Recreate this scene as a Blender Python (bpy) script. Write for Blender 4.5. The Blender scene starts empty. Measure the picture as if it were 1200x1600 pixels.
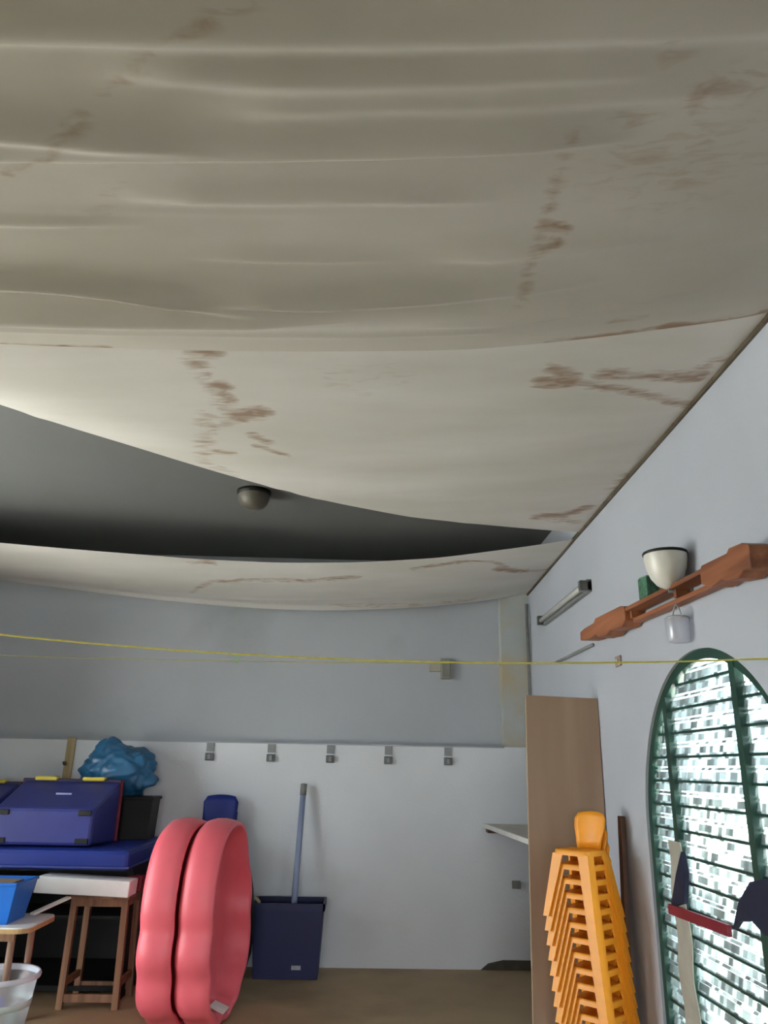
import bpy, bmesh, math, random
import numpy as np
from mathutils import Vector, Matrix, noise

random.seed(7)
S = bpy.context.scene
COL = S.collection

# ------------------------------------------------------------------ camera
F = 1200.0                                   # focal length in pixels of a 1200 x 1600 frame
PITCH, ROLL, YAW = math.radians(18.5), math.radians(1.1), math.radians(1.5)
EYE = np.array([0.0, 0.0, 1.5])
_fw = np.array([math.sin(YAW)*math.cos(PITCH), math.cos(YAW)*math.cos(PITCH), math.sin(PITCH)])
_r0 = np.array([math.cos(YAW), -math.sin(YAW), 0.0])
_u0 = np.cross(_r0, _fw)
_rt = math.cos(ROLL)*_r0 + math.sin(ROLL)*_u0
_up = -math.sin(ROLL)*_r0 + math.cos(ROLL)*_u0
cd = bpy.data.cameras.new('camera')
cd.sensor_fit = 'VERTICAL'
cd.sensor_height = 36.0
cd.sensor_width = 27.0
cd.lens = 36.0*F/1600.0
cd.clip_start = 0.05
cam = bpy.data.objects.new('camera', cd)
COL.objects.link(cam)
cam.matrix_world = Matrix(((_rt[0], _up[0], -_fw[0], EYE[0]), (_rt[1], _up[1], -_fw[1], EYE[1]),
                           (_rt[2], _up[2], -_fw[2], EYE[2]), (0, 0, 0, 1)))
S.camera = cam

# ------------------------------------------------------------------ world (pale overcast sky) and exposure
W = bpy.data.worlds.new('overcast_sky')
S.world = W
W.use_nodes = True
bg = W.node_tree.nodes['Background']
bg.inputs[0].default_value = (0.93, 0.97, 1.0, 1)
bg.inputs[1].default_value = 1.0
S.view_settings.view_transform = 'Standard'
S.view_settings.look = 'None'
S.view_settings.gamma = 1.0
S.view_settings.use_curve_mapping = False
S.view_settings.exposure = 3.28
S.cycles.use_denoising = True
S.cycles.max_bounces = 8
S.cycles.diffuse_bounces = 6
S.cycles.transparent_max_bounces = 16

XR, XL, YB, YU, YR, ZC = 1.526, -4.6, 6.92, 7.02, -4.0, 3.365   # room planes
sun = bpy.data.lights.new('sun', 'SUN')
sun.energy = 5.0
sun.angle = math.radians(3)
sun.color = (1.0, 0.97, 0.92)
so_ = bpy.data.objects.new('sun', sun)
COL.objects.link(so_)
so_.rotation_euler = (math.radians(-38), 0, 0)          # shines from beyond the back wall, along the side walls, onto the yard
def portal(y0, y1, z0, z1, x, toward):
    l = bpy.data.lights.new('window_portal', 'AREA')
    l.shape = 'RECTANGLE'
    l.size, l.size_y = (z1-z0), (y1-y0)
    l.cycles.is_portal = True
    o = bpy.data.objects.new('window_portal', l)
    COL.objects.link(o)
    o.location = (x, (y0+y1)/2, (z0+z1)/2)
    o.rotation_euler = (0, math.pi/2*(1 if toward < 0 else -1), 0)
LWIN = [(2.2, 5.1, 0.02, 2.95)]          # glazed opening added in the unseen left wall to let daylight in
for w_ in LWIN:
    portal(*w_, XL-0.11, 1)
portal(2.68, 4.30, 0.05, 2.05, XR+0.12, -1)
RDOOR = (-1.6, 1.25, 0.02, 2.05)                                # wide unseen doorway, added behind the camera to let daylight in
l = bpy.data.lights.new('door_portal', 'AREA')
l.shape = 'RECTANGLE'
l.size, l.size_y = RDOOR[1]-RDOOR[0], RDOOR[3]-RDOOR[2]
l.cycles.is_portal = True
o = bpy.data.objects.new('door_portal', l)
COL.objects.link(o)
o.location = ((RDOOR[0]+RDOOR[1])/2, YR-0.1, (RDOOR[2]+RDOOR[3])/2)
o.rotation_euler = (math.radians(90), 0, 0)   # light enters towards +y

# ------------------------------------------------------------------ helpers
def ray(x, y):
    return _fw + (x-600)/F*_rt - (y-800)/F*_up
def on(ax, v, x, y):
    d = ray(x, y)
    return EYE + d*((v-EYE[ax])/d[ax])
def onY(v, x, y): return on(1, v, x, y)
def onX(v, x, y): return on(0, v, x, y)
def onZ(v, x, y): return on(2, v, x, y)

def lin(c):
    return tuple((v/255/12.92 if v/255 <= 0.04045 else ((v/255+0.055)/1.055)**2.4) for v in c) + (1,)

_mats = {}
def mat(name, rgb, rough=0.6, var=0.12, scale=6.0, bump=0.0, bscale=60.0, metallic=0.0, dirt=None, dirt_scale=1.5, spec=0.4, dirt_lo=0.55, stretch=(1, 1, 1)):
    """procedural paint: base colour with soft noise variation, optional dirt colour, optional bump"""
    if name in _mats:
        return _mats[name]
    m = bpy.data.materials.new(name)
    m.use_nodes = True
    nt = m.node_tree
    N, L = nt.nodes, nt.links
    b = N['Principled BSDF']
    b.inputs['Roughness'].default_value = rough
    b.inputs['Metallic'].default_value = metallic
    b.inputs['Specular IOR Level'].default_value = spec
    tc = N.new('ShaderNodeTexCoord')
    mp = N.new('ShaderNodeMapping')
    mp.inputs['Scale'].default_value = stretch
    L.new(tc.outputs['Object'], mp.inputs[0])
    nz = N.new('ShaderNodeTexNoise')
    nz.inputs['Scale'].default_value = scale
    nz.inputs['Detail'].default_value = 5
    L.new(mp.outputs[0], nz.inputs['Vector'])
    base = lin(rgb)
    rp = N.new('ShaderNodeValToRGB')
    rp.color_ramp.elements[0].position = 0.3
    rp.color_ramp.elements[1].position = 0.7
    rp.color_ramp.elements[0].color = tuple(v*(1-var) for v in base[:3]) + (1,)
    rp.color_ramp.elements[1].color = tuple(min(1, v*(1+var)) for v in base[:3]) + (1,)
    L.new(nz.outputs['Fac'], rp.inputs[0])
    out = rp.outputs[0]
    if dirt:
        n2 = N.new('ShaderNodeTexNoise')
        n2.inputs['Scale'].default_value = dirt_scale
        n2.inputs['Detail'].default_value = 8
        L.new(mp.outputs[0], n2.inputs['Vector'])
        r2 = N.new('ShaderNodeValToRGB')
        r2.color_ramp.elements[0].position = dirt_lo
        r2.color_ramp.elements[1].position = dirt_lo+0.2
        L.new(n2.outputs['Fac'], r2.inputs[0])
        mx = N.new('ShaderNodeMix')
        mx.data_type = 'RGBA'
        L.new(r2.outputs[0], mx.inputs['Factor'])
        L.new(out, mx.inputs['A'])
        mx.inputs['B'].default_value = lin(dirt)
        out = mx.outputs['Result']
    L.new(out, b.inputs['Base Color'])
    if bump:
        n3 = N.new('ShaderNodeTexNoise')
        n3.inputs['Scale'].default_value = bscale
        n3.inputs['Detail'].default_value = 4
        L.new(mp.outputs[0], n3.inputs['Vector'])
        bp = N.new('ShaderNodeBump')
        bp.inputs['Strength'].default_value = bump
        bp.inputs['Distance'].default_value = 0.01
        L.new(n3.outputs['Fac'], bp.inputs['Height'])
        L.new(bp.outputs[0], b.inputs['Normal'])
    _mats[name] = m
    return m

def wood(name, rgb, rgb2, axis=2, scale=14.0, rough=0.55):
    if name in _mats:
        return _mats[name]
    m = bpy.data.materials.new(name)
    m.use_nodes = True
    nt = m.node_tree
    N, L = nt.nodes, nt.links
    b = N['Principled BSDF']
    b.inputs['Roughness'].default_value = rough
    tc = N.new('ShaderNodeTexCoord')
    mp = N.new('ShaderNodeMapping')
    s = [1, 1, 1]
    s[axis] = 0.08
    mp.inputs['Scale'].default_value = s
    L.new(tc.outputs['Object'], mp.inputs[0])
    nz = N.new('ShaderNodeTexNoise')
    nz.inputs['Scale'].default_value = scale
    nz.inputs['Detail'].default_value = 8
    nz.inputs['Distortion'].default_value = 0.6
    L.new(mp.outputs[0], nz.inputs['Vector'])
    rp = N.new('ShaderNodeValToRGB')
    rp.color_ramp.elements[0].position = 0.32
    rp.color_ramp.elements[1].position = 0.68
    rp.color_ramp.elements[0].color = lin(rgb2)
    rp.color_ramp.elements[1].color = lin(rgb)
    L.new(nz.outputs['Fac'], rp.inputs[0])
    L.new(rp.outputs[0], b.inputs['Base Color'])
    _mats[name] = m
    return m

def clear_mat(name, tint, gloss=0.08, trans=0.0, cells=False, white=0.0, lo=0.3, hi=0.85):
    """see-through sheet: transparent + a little gloss, + milky diffuse part"""
    if name in _mats:
        return _mats[name]
    m = bpy.data.materials.new(name)
    m.use_nodes = True
    nt = m.node_tree
    N, L = nt.nodes, nt.links
    N.remove(N['Principled BSDF'])
    out = N['Material Output']
    tr = N.new('ShaderNodeBsdfTransparent')
    tr.inputs[0].default_value = tint + (1,)
    gl = N.new('ShaderNodeBsdfGlossy')
    gl.inputs['Roughness'].default_value = 0.12
    m1 = N.new('ShaderNodeMixShader')
    m1.inputs[0].default_value = gloss
    L.new(tr.outputs[0], m1.inputs[1])
    L.new(gl.outputs[0], m1.inputs[2])
    last = m1
    if cells:
        tc = N.new('ShaderNodeTexCoord')
        sn = N.new('ShaderNodeVectorMath')
        sn.operation = 'SNAP'
        sn.inputs[1].default_value = (10, 0.034, 0.028)
        L.new(tc.outputs['Object'], sn.inputs[0])
        wn = N.new('ShaderNodeTexWhiteNoise')
        L.new(sn.outputs[0], wn.inputs['Vector'])
        mr = N.new('ShaderNodeMapRange')
        mr.inputs['To Min'].default_value = lo
        mr.inputs['To Max'].default_value = hi
        L.new(wn.outputs['Value'], mr.inputs['Value'])
        vm = N.new('ShaderNodeVectorMath')
        vm.operation = 'SCALE'
        vm.inputs[0].default_value = tint
        L.new(mr.outputs[0], vm.inputs['Scale'])
        L.new(vm.outputs[0], tr.inputs[0])
    if white:
        df = N.new('ShaderNodeBsdfTranslucent')
        df.inputs[0].default_value = tint + (1,)
        d2 = N.new('ShaderNodeBsdfDiffuse')
        d2.inputs[0].default_value = tint + (1,)
        ma = N.new('ShaderNodeMixShader')
        ma.inputs[0].default_value = 0.5
        L.new(df.outputs[0], ma.inputs[1])
        L.new(d2.outputs[0], ma.inputs[2])
        m2 = N.new('ShaderNodeMixShader')
        m2.inputs[0].default_value = white
        L.new(m1.outputs[0], m2.inputs[1])
        L.new(ma.outputs[0], m2.inputs[2])
        last = m2
    L.new(last.outputs[0], out.inputs['Surface'])
    _mats[name] = m
    return m

class MB:
    """collects shapes into ONE mesh"""
    def __init__(self):
        self.v, self.f = [], []
    def add(self, vs, fs):
        o = len(self.v)
        self.v += [tuple(p) for p in vs]
        self.f += [tuple(i+o for i in q) for q in fs]
        return self
    def box(self, lo, hi, M=None):
        (a, b, c), (d, e, f) = lo, hi
        vs = [Vector(p) for p in ((a, b, c), (d, b, c), (d, e, c), (a, e, c), (a, b, f), (d, b, f), (d, e, f), (a, e, f))]
        if M is not None:
            vs = [M @ p for p in vs]
        return self.add(vs, [(0, 3, 2, 1), (4, 5, 6, 7), (0, 1, 5, 4), (1, 2, 6, 5), (2, 3, 7, 6), (3, 0, 4, 7)])
    def hexa(self, bottom, top):
        """bottom and top: 4 points each, same winding"""
        return self.add(list(bottom)+list(top), [(0, 3, 2, 1), (4, 5, 6, 7), (0, 1, 5, 4), (1, 2, 6, 5), (2, 3, 7, 6), (3, 0, 4, 7)])
    def tube(self, path, r, n=10, caps=True):
        path = [Vector(p) for p in path]
        rs = r if isinstance(r, (list, tuple)) else [r]*len(path)
        vs, fs = [], []
        ref = Vector((0, 0, 1))
        if abs((path[-1]-path[0]).normalized().z) > 0.9:
            ref = Vector((1, 0, 0))
        for i, p in enumerate(path):
            t = (path[min(i+1, len(path)-1)]-path[max(i-1, 0)]).normalized()
            a = t.cross(ref).normalized()
            b = t.cross(a)
            for k in range(n):
                q = 2*math.pi*k/n
                vs.append(p+(a*math.cos(q)+b*math.sin(q))*rs[i])
        for i in range(len(path)-1):
            for k in range(n):
                fs.append((i*n+k, i*n+(k+1) % n, (i+1)*n+(k+1) % n, (i+1)*n+k))
        if caps:
            fs.append(tuple(range(n-1, -1, -1)))
            fs.append(tuple((len(path)-1)*n+k for k in range(n)))
        return self.add(vs, fs)
    def lathe(self, prof, n=28, c=(0, 0, 0)):
        vs, fs = [], []
        for (r, z) in prof:
            for k in range(n):
                q = 2*math.pi*k/n
                vs.append((c[0]+r*math.cos(q), c[1]+r*math.sin(q), c[2]+z))
        for i in range(len(prof)-1):
            for k in range(n):
                fs.append((i*n+k, i*n+(k+1) % n, (i+1)*n+(k+1) % n, (i+1)*n+k))
        return self.add(vs, fs)
    def prism(self, pts, d0, d1, plane='xz'):
        """extrude a polygon given in a plane between two depths on the third axis"""
        def P(p, d):
            if plane == 'xz': return (p[0], d, p[1])
            if plane == 'yz': return (d, p[0], p[1])
            return (p[0], p[1], d)
        n = len(pts)
        vs = [P(p, d0) for p in pts]+[P(p, d1) for p in pts]
        fs = [tuple(range(n)), tuple(range(2*n-1, n-1, -1))]
        fs += [(k, k+n, (k+1) % n+n, (k+1) % n) for k in range(n)]
        return self.add(vs, fs)
    def build(self, name, m, parent=None, smooth=False, bevel=0.0, loc=None, fix=True):
        me = bpy.data.meshes.new(name)
        me.from_pydata(self.v, [], self.f)
        me.validate()
        if fix:
            bm = bmesh.new()
            bm.from_mesh(me)
            bmesh.ops.recalc_face_normals(bm, faces=bm.faces)
            bm.to_mesh(me)
            bm.free()
        me.materials.append(m)
        o = bpy.data.objects.new(name, me)
        COL.objects.link(o)
        if parent is not None:
            o.parent = parent
        if loc is not None:
            o.location = loc
        if smooth:
            me.polygons.foreach_set('use_smooth', [True]*len(me.polygons))
        if bevel:
            bv = o.modifiers.new('bevel', 'BEVEL')
            bv.width = bevel
            bv.segments = 2
            bv.limit_method = 'ANGLE'
        return o

def tag(o, label=None, cat=None, group=None, kind=None):
    if label: o['label'] = label
    if cat: o['category'] = cat
    if group: o['group'] = group
    if kind: o['kind'] = kind
    return o
def thing(name, label, cat, loc=(0, 0, 0), rz=0.0, group=None):
    o = bpy.data.objects.new(name, None)
    o.empty_display_size = 0.1
    COL.objects.link(o)
    o.location = loc
    o.rotation_euler = (0, 0, rz)
    return tag(o, label, cat, group)
def copy_tree(o, parent=None):
    c = o.copy()
    COL.objects.link(c)
    c.parent = parent
    for ch in list(o.children):
        copy_tree(ch, c)
    return c

# ------------------------------------------------------------------ materials
M_WALL = mat('painted_wall', (218, 222, 228), 0.85, 0.05, 1.2, 0.15, 40, dirt=(202, 204, 206), dirt_scale=0.9, dirt_lo=0.6, spec=0.2)
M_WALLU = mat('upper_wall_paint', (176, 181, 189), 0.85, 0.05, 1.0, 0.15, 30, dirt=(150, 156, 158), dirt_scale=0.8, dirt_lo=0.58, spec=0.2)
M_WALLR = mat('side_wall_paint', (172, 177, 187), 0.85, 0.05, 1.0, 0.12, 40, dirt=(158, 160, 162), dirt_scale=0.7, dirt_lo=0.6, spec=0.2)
M_PIL = mat('flaking_pilaster_plaster', (176, 182, 184), 0.9, 0.06, 3, 0.35, 25, dirt=(180, 168, 142), dirt_scale=2.2, dirt_lo=0.40, spec=0.2)
M_FLOOR = mat('worn_tan_floor', (172, 152, 120), 0.6, 0.08, 1.6, 0.1, 30, dirt=(146, 128, 100), dirt_scale=1.1, dirt_lo=0.5, spec=0.3)
M_CEIL = mat('grey_ceiling_paint', (108, 110, 110), 0.9, 0.04, 1.0, spec=0.15)
M_GREEN = mat('dark_green_paint', (24, 62, 52), 0.45, 0.12, 8)
M_GLASS = clear_mat('ribbed_louvre_glass', (0.80, 0.92, 0.93), 0.06, cells=True, white=0.10, lo=0.10, hi=0.65)
M_PANE = clear_mat('window_glass', (0.95, 0.97, 0.97), 0.05)
M_PINK = mat('pink_plastic', (232, 102, 116), 0.42, 0.06, 3, spec=0.5)
M_ORANGE = mat('orange_plastic', (236, 154, 38), 0.42, 0.05, 5, spec=0.5)
M_BLUEP = mat('deep_blue_plastic', (18, 42, 128), 0.4, 0.06, 5)
M_NAVY = mat('navy_plastic', (28, 34, 82), 0.5, 0.08, 5)
M_CRATE = mat('violet_blue_plastic', (48, 56, 128), 0.42, 0.08, 6)
M_MAT = mat('blue_vinyl', (18, 44, 132), 0.45, 0.10, 4, 0.1, 80)
M_TUB = mat('bright_blue_plastic', (20, 104, 196), 0.4, 0.06, 6)
M_BLACK = mat('black_plastic', (16, 17, 18), 0.55, 0.2, 8)
M_WHITE = mat('white_foam', (226, 230, 228), 0.7, 0.04, 8)
M_WHITEP = mat('white_paint', (216, 216, 212), 0.5, 0.06, 8)
M_YEL = mat('yellow_plastic', (226, 204, 84), 0.45, 0.05, 8)
M_RED = mat('dark_red_plastic', (120, 24, 44), 0.5, 0.1, 8)
M_GREY = mat('grey_plastic', (128, 130, 130), 0.5, 0.08, 20)
M_LGREY = mat('pale_grey_metal', (168, 172, 174), 0.45, 0.08, 20, metallic=0.2)
W_RACK = wood('red_brown_wood', (166, 104, 66), (112, 62, 36), 1)
W_STOOL = wood('stool_wood', (150, 112, 84), (104, 74, 50), 2)
W_BOARD = wood('laminate_board_wood', (166, 140, 118), (150, 124, 102), 2, 5.0, 0.6)
W_DARK = wood('dark_brown_wood', (112, 80, 60), (80, 54, 38), 2)
W_PALE = wood('pale_wood', (190, 172, 132), (168, 146, 104), 2)

# ------------------------------------------------------------------ setting: floor, ceiling, walls
tag(MB().box((XL-0.2, YR-0.2, -0.12), (XR+0.22, YU+0.2, 0)).build('floor', M_FLOOR), 'worn tan painted floor of the store room', kind='structure')
tag(MB().box((XL-0.2, YR-0.2, ZC), (XR+0.22, YU+0.2, ZC+0.15)).build('ceiling', M_CEIL), 'dark grey ceiling seen above the hanging cloth', kind='structure')
wb = MB().box((XL-0.2, YU, 0), (XR+0.22, YU+0.2, ZC)).build('wall_back', M_WALLU)
tag(wb, 'grey blue back wall, recessed above a low ledge', kind='structure')
LEDGE_L, LEDGE_R = onY(YB, 80, 1148), onY(YB, 780, 1165)
ZL = 1.70
MB().box((XL, YB, 0), (XR, YU, ZL)).build('lower_wall', M_WALL, wb)
MB().box((1.262, YB, ZL), (XR, YU, ZC)).build('pilaster', M_PIL, wb)
MB().box((XL, YB-0.006, ZL-0.012), (1.262, YU, ZL)).build('ledge', M_WALLU, wb)
wq = MB()
wq.box((XL-0.2, YR-0.2, 0), (RDOOR[0], YR, ZC)).box((RDOOR[1], YR-0.2, 0), (XR+0.22, YR, ZC)).box((RDOOR[0], YR-0.2, RDOOR[3]), (RDOOR[1], YR, ZC)).box((RDOOR[0], YR-0.2, 0), (RDOOR[1], YR, RDOOR[2]))
tag(wq.build('wall_rear', M_WALL), 'wall behind the camera with a wide open doorway added for daylight', kind='structure')
wl = MB()
ys = [YR] + [v for w_ in LWIN for v in w_[:2]] + [YU]
for i in range(0, len(ys), 2):
    wl.box((XL-0.2, ys[i], 0), (XL, ys[i+1], ZC))
for (y0, y1, z0, z1) in LWIN:
    wl.box((XL-0.2, y0, 0), (XL, y1, z0))
    wl.box((XL-0.2, y0, z1), (XL, y1, ZC))
tag(wl.build('wall_left', M_WALL), 'side wall with a wide glazed opening added outside the picture for daylight', kind='structure')
for i, (y0, y1, z0, z1) in enumerate(LWIN):
    fr = MB()
    for (a, b, c, d) in ((y0, y0+.06, z0, z1), (y1-.06, y1, z0, z1), (y0, y1, z0, z0+.06), (y0, y1, z1-.06, z1), ((y0+y1)/2-.03, (y0+y1)/2+.03, z0, z1)):
        fr.box((XL-0.14, a, c), (XL-0.08, b, d))
    w_ = fr.build('window_%d' % (i+2), M_WHITEP)
    tag(w_, 'unseen white framed glazed doors added in the side wall for daylight', kind='structure')
    MB().box((XL-0.115, y0+.03, z0+.03), (XL-0.11, y1-.03, z1-.03)).build('pane', M_PANE, w_)

df_ = MB().box((XL+0.01, 5.10, 0.02), (XL+1.2, 5.145, 2.55)).build('shade_door_1', M_WHITEP)  # unseen leaf, added to keep side daylight off the back left corner
tag(df_, 'unseen white door leaf added to shade the back left corner', kind='structure')
MB().tube([(XL+1.13, 5.10, 1.05), (XL+1.13, 5.06, 1.05), (XL+1.01, 5.06, 1.05)], 0.010, 8).build('door_handle', M_LGREY, df_, True)
for z0_ in (0.2, 1.4):
    MB().box((XL+0.14, 5.092, z0_), (XL+1.06, 5.10, z0_+1.0)).build('panel', M_WHITEP, df_)

# right wall with an arched opening
YC, AW, ZS, AB, Z0 = 3.49, 0.812, 1.23, 0.815, 0.05
def arch(y, a=AW, b=AB):
    return ZS + b*math.sqrt(max(0.0, 1-((y-YC)/a)**2))
wr = MB()
XO = XR+0.22
N_A = 48
ay = [YC-AW*math.cos(math.pi*k/N_A) for k in range(N_A+1)]
wr.box((XR, YR, 0), (XO, ay[0], ZC))
wr.box((XR, ay[-1], 0), (XO, YU+0.2, ZC))
wr.box((XR, ay[0], 0), (XO, ay[-1], Z0))
for k in range(N_A):
    a, b = ay[k], ay[k+1]
    za, zb = arch(a), arch(b)
    vs = [(XR, a, za), (XR, b, zb), (XR, b, ZC), (XR, a, ZC), (XO, a, za), (XO, b, zb), (XO, b, ZC), (XO, a, ZC)]
    wr.add(vs, [(0, 1, 2, 3), (7, 6, 5, 4), (0, 4, 5, 1)])
tag(wr.build('wall_right', M_WALLR, fix=False), 'pale blue grey side wall with the arched window', kind='structure')

# arched window
win = bpy.data.objects.new('window_1', None)
COL.objects.link(win)
tag(win, 'dark green arched louvre window in the side wall', kind='structure')
XF0, XF1 = XR+0.015, XR+0.062
def outline(a, b, z0):
    p = [(YC-a, z0)]
    p += [(YC-a*math.cos(math.pi*k/40), ZS+b*math.sin(math.pi*k/40)) for k in range(41)]
    p += [(YC+a, z0)]
    return p
def ring(o1, o2, x0, x1):
    n = len(o1)
    vs = [(x, p[0], p[1]) for x in (x0, x1) for o_ in (o1, o2) for p in o_]
    fs = []
    for k in range(n-1):
        fs += [(k, k+1, n+k+1, n+k), (2*n+k, 3*n+k, 3*n+k+1, 2*n+k+1), (n+k, n+k+1, 3*n+k+1, 3*n+k), (k, 2*n+k, 2*n+k+1, k+1)]
    fs += [(0, n, 3*n, 2*n), (n-1, 3*n-1, 4*n-1, 2*n-1)]
    return MB().add(vs, fs)
FWD = 0.045
fr = ring(outline(AW+0.004, AB+0.004, Z0), outline(AW-FWD, AB-FWD, Z0), XF0, XF1).build('frame', M_GREEN, win)
MB().box((XF0, YC-AW, Z0), (XF1, YC+AW, Z0+0.07)).build('bottom_rail', M_GREEN, win)
MULL = [3.945, 3.185]
for y in MULL:
    MB().box((XF0-0.004, y-0.024, Z0+0.06), (XF1-0.012, y+0.024, arch(y, AW-FWD, AB-FWD)+0.02)).build('mullion', M_GREEN, win)
ai, bi = AW-FWD, AB-FWD
def half(z):
    if z <= ZS: return ai
    q = 1-((z-ZS)/bi)**2
    return ai*math.sqrt(q) if q > 0 else 0.0
bays = [(YC-ai, MULL[1]-0.026), (MULL[1]+0.026, MULL[0]-0.026), (MULL[0]+0.026, YC+ai)]
STEP = 0.112
k = 0
z = Z0+0.07
while z < ZS+bi:
    rows = [('louvre_bar', 0.0, 0.011, M_GREEN), ('glass_slat', 0.011, 0.050, M_GLASS), ('glass_slat', 0.057, 0.068, M_GLASS), ('glass_slat', 0.075, STEP, M_GLASS)]
    for (nm, a, b, m_) in rows:
        h = half(z+b)
        if h < 0.05: continue
        for (y0, y1) in bays:
            p0, p1 = max(y0, YC-h), min(y1, YC+h)
            if p1-p0 < 0.03: continue
            if nm == 'louvre_bar':
                MB().box((XF0+0.014, p0, z+a), (XF0+0.03, p1, z+b)).build(nm, m_, win)
            else:
                MB().hexa([(XF0+0.018, p0, z+a), (XF0+0.022, p0, z+a), (XF0+0.022, p1, z+a), (XF0+0.018, p1, z+a)],
                          [(XF0+0.026, p0, z+b), (XF0+0.030, p0, z+b), (XF0+0.030, p1, z+b), (XF0+0.026, p1, z+b)]).build(nm, m_, win)
    z += STEP

# outside: yard and a neighbouring house seen through the louvres
tag(MB().box((-40, -40, -0.3), (60, 80, -0.13)).build('ground', mat('pale_yard_concrete', (226, 223, 216), 0.9, 0.08, 0.6)), 'pale yard outside the window', kind='structure')
tag(MB().box((-14, -40, -0.13), (14, YR-0.25, -0.11)).build('ground', mat('low_bounce_yard', (66, 70, 52), 0.95, 0.25, 2.0)), 'unseen dark ground added behind the camera to cut bounce light', kind='structure')  # unseen ground, added dark so less light bounces onto the near cloth
hb = thing('house', 'pale grey house across the yard behind the louvres', 'building', (3.1, 13.0, -0.36))
MB().box((-1.6, 0, 0), (1.95, 5, 8.2)).build('wall', mat('grey_house_render', (150, 160, 154), 0.9, 0.06, 0.8), hb)
M_HW = mat('house_window_dark', (70, 84, 88), 0.3, 0.1, 3)
for fl in range(3):
    for xx in (-1.1, 0.1, 1.15):
        f_ = MB().box((xx, -0.05, 0.9+fl*2.6), (xx+0.6, 0.02, 2.2+fl*2.6)).build('window', M_WHITEP, hb)
        MB().box((xx+.05, -0.06, 0.95+fl*2.6), (xx+0.55, -0.045, 2.15+fl*2.6)).build('pane', M_HW, f_)
MB().box((-1.75, -0.15, 8.2), (2.1, 5.1, 8.4)).build('roof_slab', M_GREY, hb)

# ------------------------------------------------------------------ hanging ceiling cloths
def cloth_mat(name, rgb):
    m = bpy.data.materials.new(name)
    m.use_nodes = True
    nt = m.node_tree
    N, L = nt.nodes, nt.links
    b = N['Principled BSDF']
    b.inputs['Roughness'].default_value = 0.9
    b.inputs['Specular IOR Level'].default_value = 0.15
    tc = N.new('ShaderNodeTexCoord')
    mp = N.new('ShaderNodeMapping')
    mp.inputs['Scale'].default_value = (0.5, 1.6, 1)
    L.new(tc.outputs['Object'], mp.inputs[0])
    n1 = N.new('ShaderNodeTexNoise')
    n1.inputs['Scale'].default_value = 1.6
    n1.inputs['Detail'].default_value = 7
    L.new(mp.outputs[0], n1.inputs['Vector'])
    r1 = N.new('ShaderNodeValToRGB')
    r1.color_ramp.elements[0].position = 0.35
    r1.color_ramp.elements[1].position = 0.65
    c = lin(rgb)
    r1.color_ramp.elements[0].color = (c[0]*.90, c[1]*.90, c[2]*.86, 1)
    r1.color_ramp.elements[1].color = (c[0]*1.04, c[1]*1.04, c[2]*1.03, 1)
    L.new(n1.outputs['Fac'], r1.inputs[0])
    at = N.new('ShaderNodeAttribute')
    at.attribute_name = 'stain'
    n2 = N.new('ShaderNodeTexNoise')
    n2.inputs['Scale'].default_value = 17
    n2.inputs['Detail'].default_value = 6
    n2.inputs['Distortion'].default_value = 0.8
    L.new(mp.outputs[0], n2.inputs['Vector'])
    ad = N.new('ShaderNodeMath')          # stain - 1 + noise  -> ragged edge
    ad.operation = 'ADD'
    L.new(at.outputs['Fac'], ad.inputs[0])
    nm_ = N.new('ShaderNodeMath')
    nm_.operation = 'MULTIPLY'
    nm_.inputs[1].default_value = 1.9
    L.new(n2.outputs['Fac'], nm_.inputs[0])
    L.new(nm_.outputs[0], ad.inputs[1])
    mr = N.new('ShaderNodeMapRange')
    mr.inputs['From Min'].default_value = 1.12
    mr.inputs['From Max'].default_value = 1.85
    mr.inputs['To Max'].default_value = 0.72
    L.new(ad.outputs[0], mr.inputs['Value'])
    mn = N.new('ShaderNodeMath')
    mn.operation = 'MULTIPLY'
    gt = N.new('ShaderNodeMapRange')
    gt.inputs['From Min'].default_value = 0.02
    gt.inputs['From Max'].default_value = 0.3
    L.new(at.outputs['Fac'], gt.inputs['Value'])
    L.new(mr.outputs[0], mn.inputs[0])
    L.new(gt.outputs[0], mn.inputs[1])
    mx = N.new('ShaderNodeMix')
    mx.data_type = 'RGBA'
    L.new(mn.outputs[0], mx.inputs['Factor'])
    L.new(r1.outputs[0], mx.inputs['A'])
    mx.inputs['B'].default_value = lin((150, 110, 72))
    L.new(mx.outputs['Result'], b.inputs['Base Color'])
    tl = N.new('ShaderNodeBsdfTranslucent')
    L.new(mx.outputs['Result'], tl.inputs[0])
    ms = N.new('ShaderNodeMixShader')
    ms.inputs[0].default_value = 0.18
    L.new(b.outputs[0], ms.inputs[1])
    L.new(tl.outputs[0], ms.inputs[2])
    L.new(ms.outputs[0], N['Material Output'].inputs['Surface'])
    return m
M_CLOTH = cloth_mat('cream_cloth', (231, 229, 227))
M_CLOTH1 = cloth_mat('dimmed_beige_cloth', (209, 205, 199))  # beiger near cloth, with the weaker light there put into its colour

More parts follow.
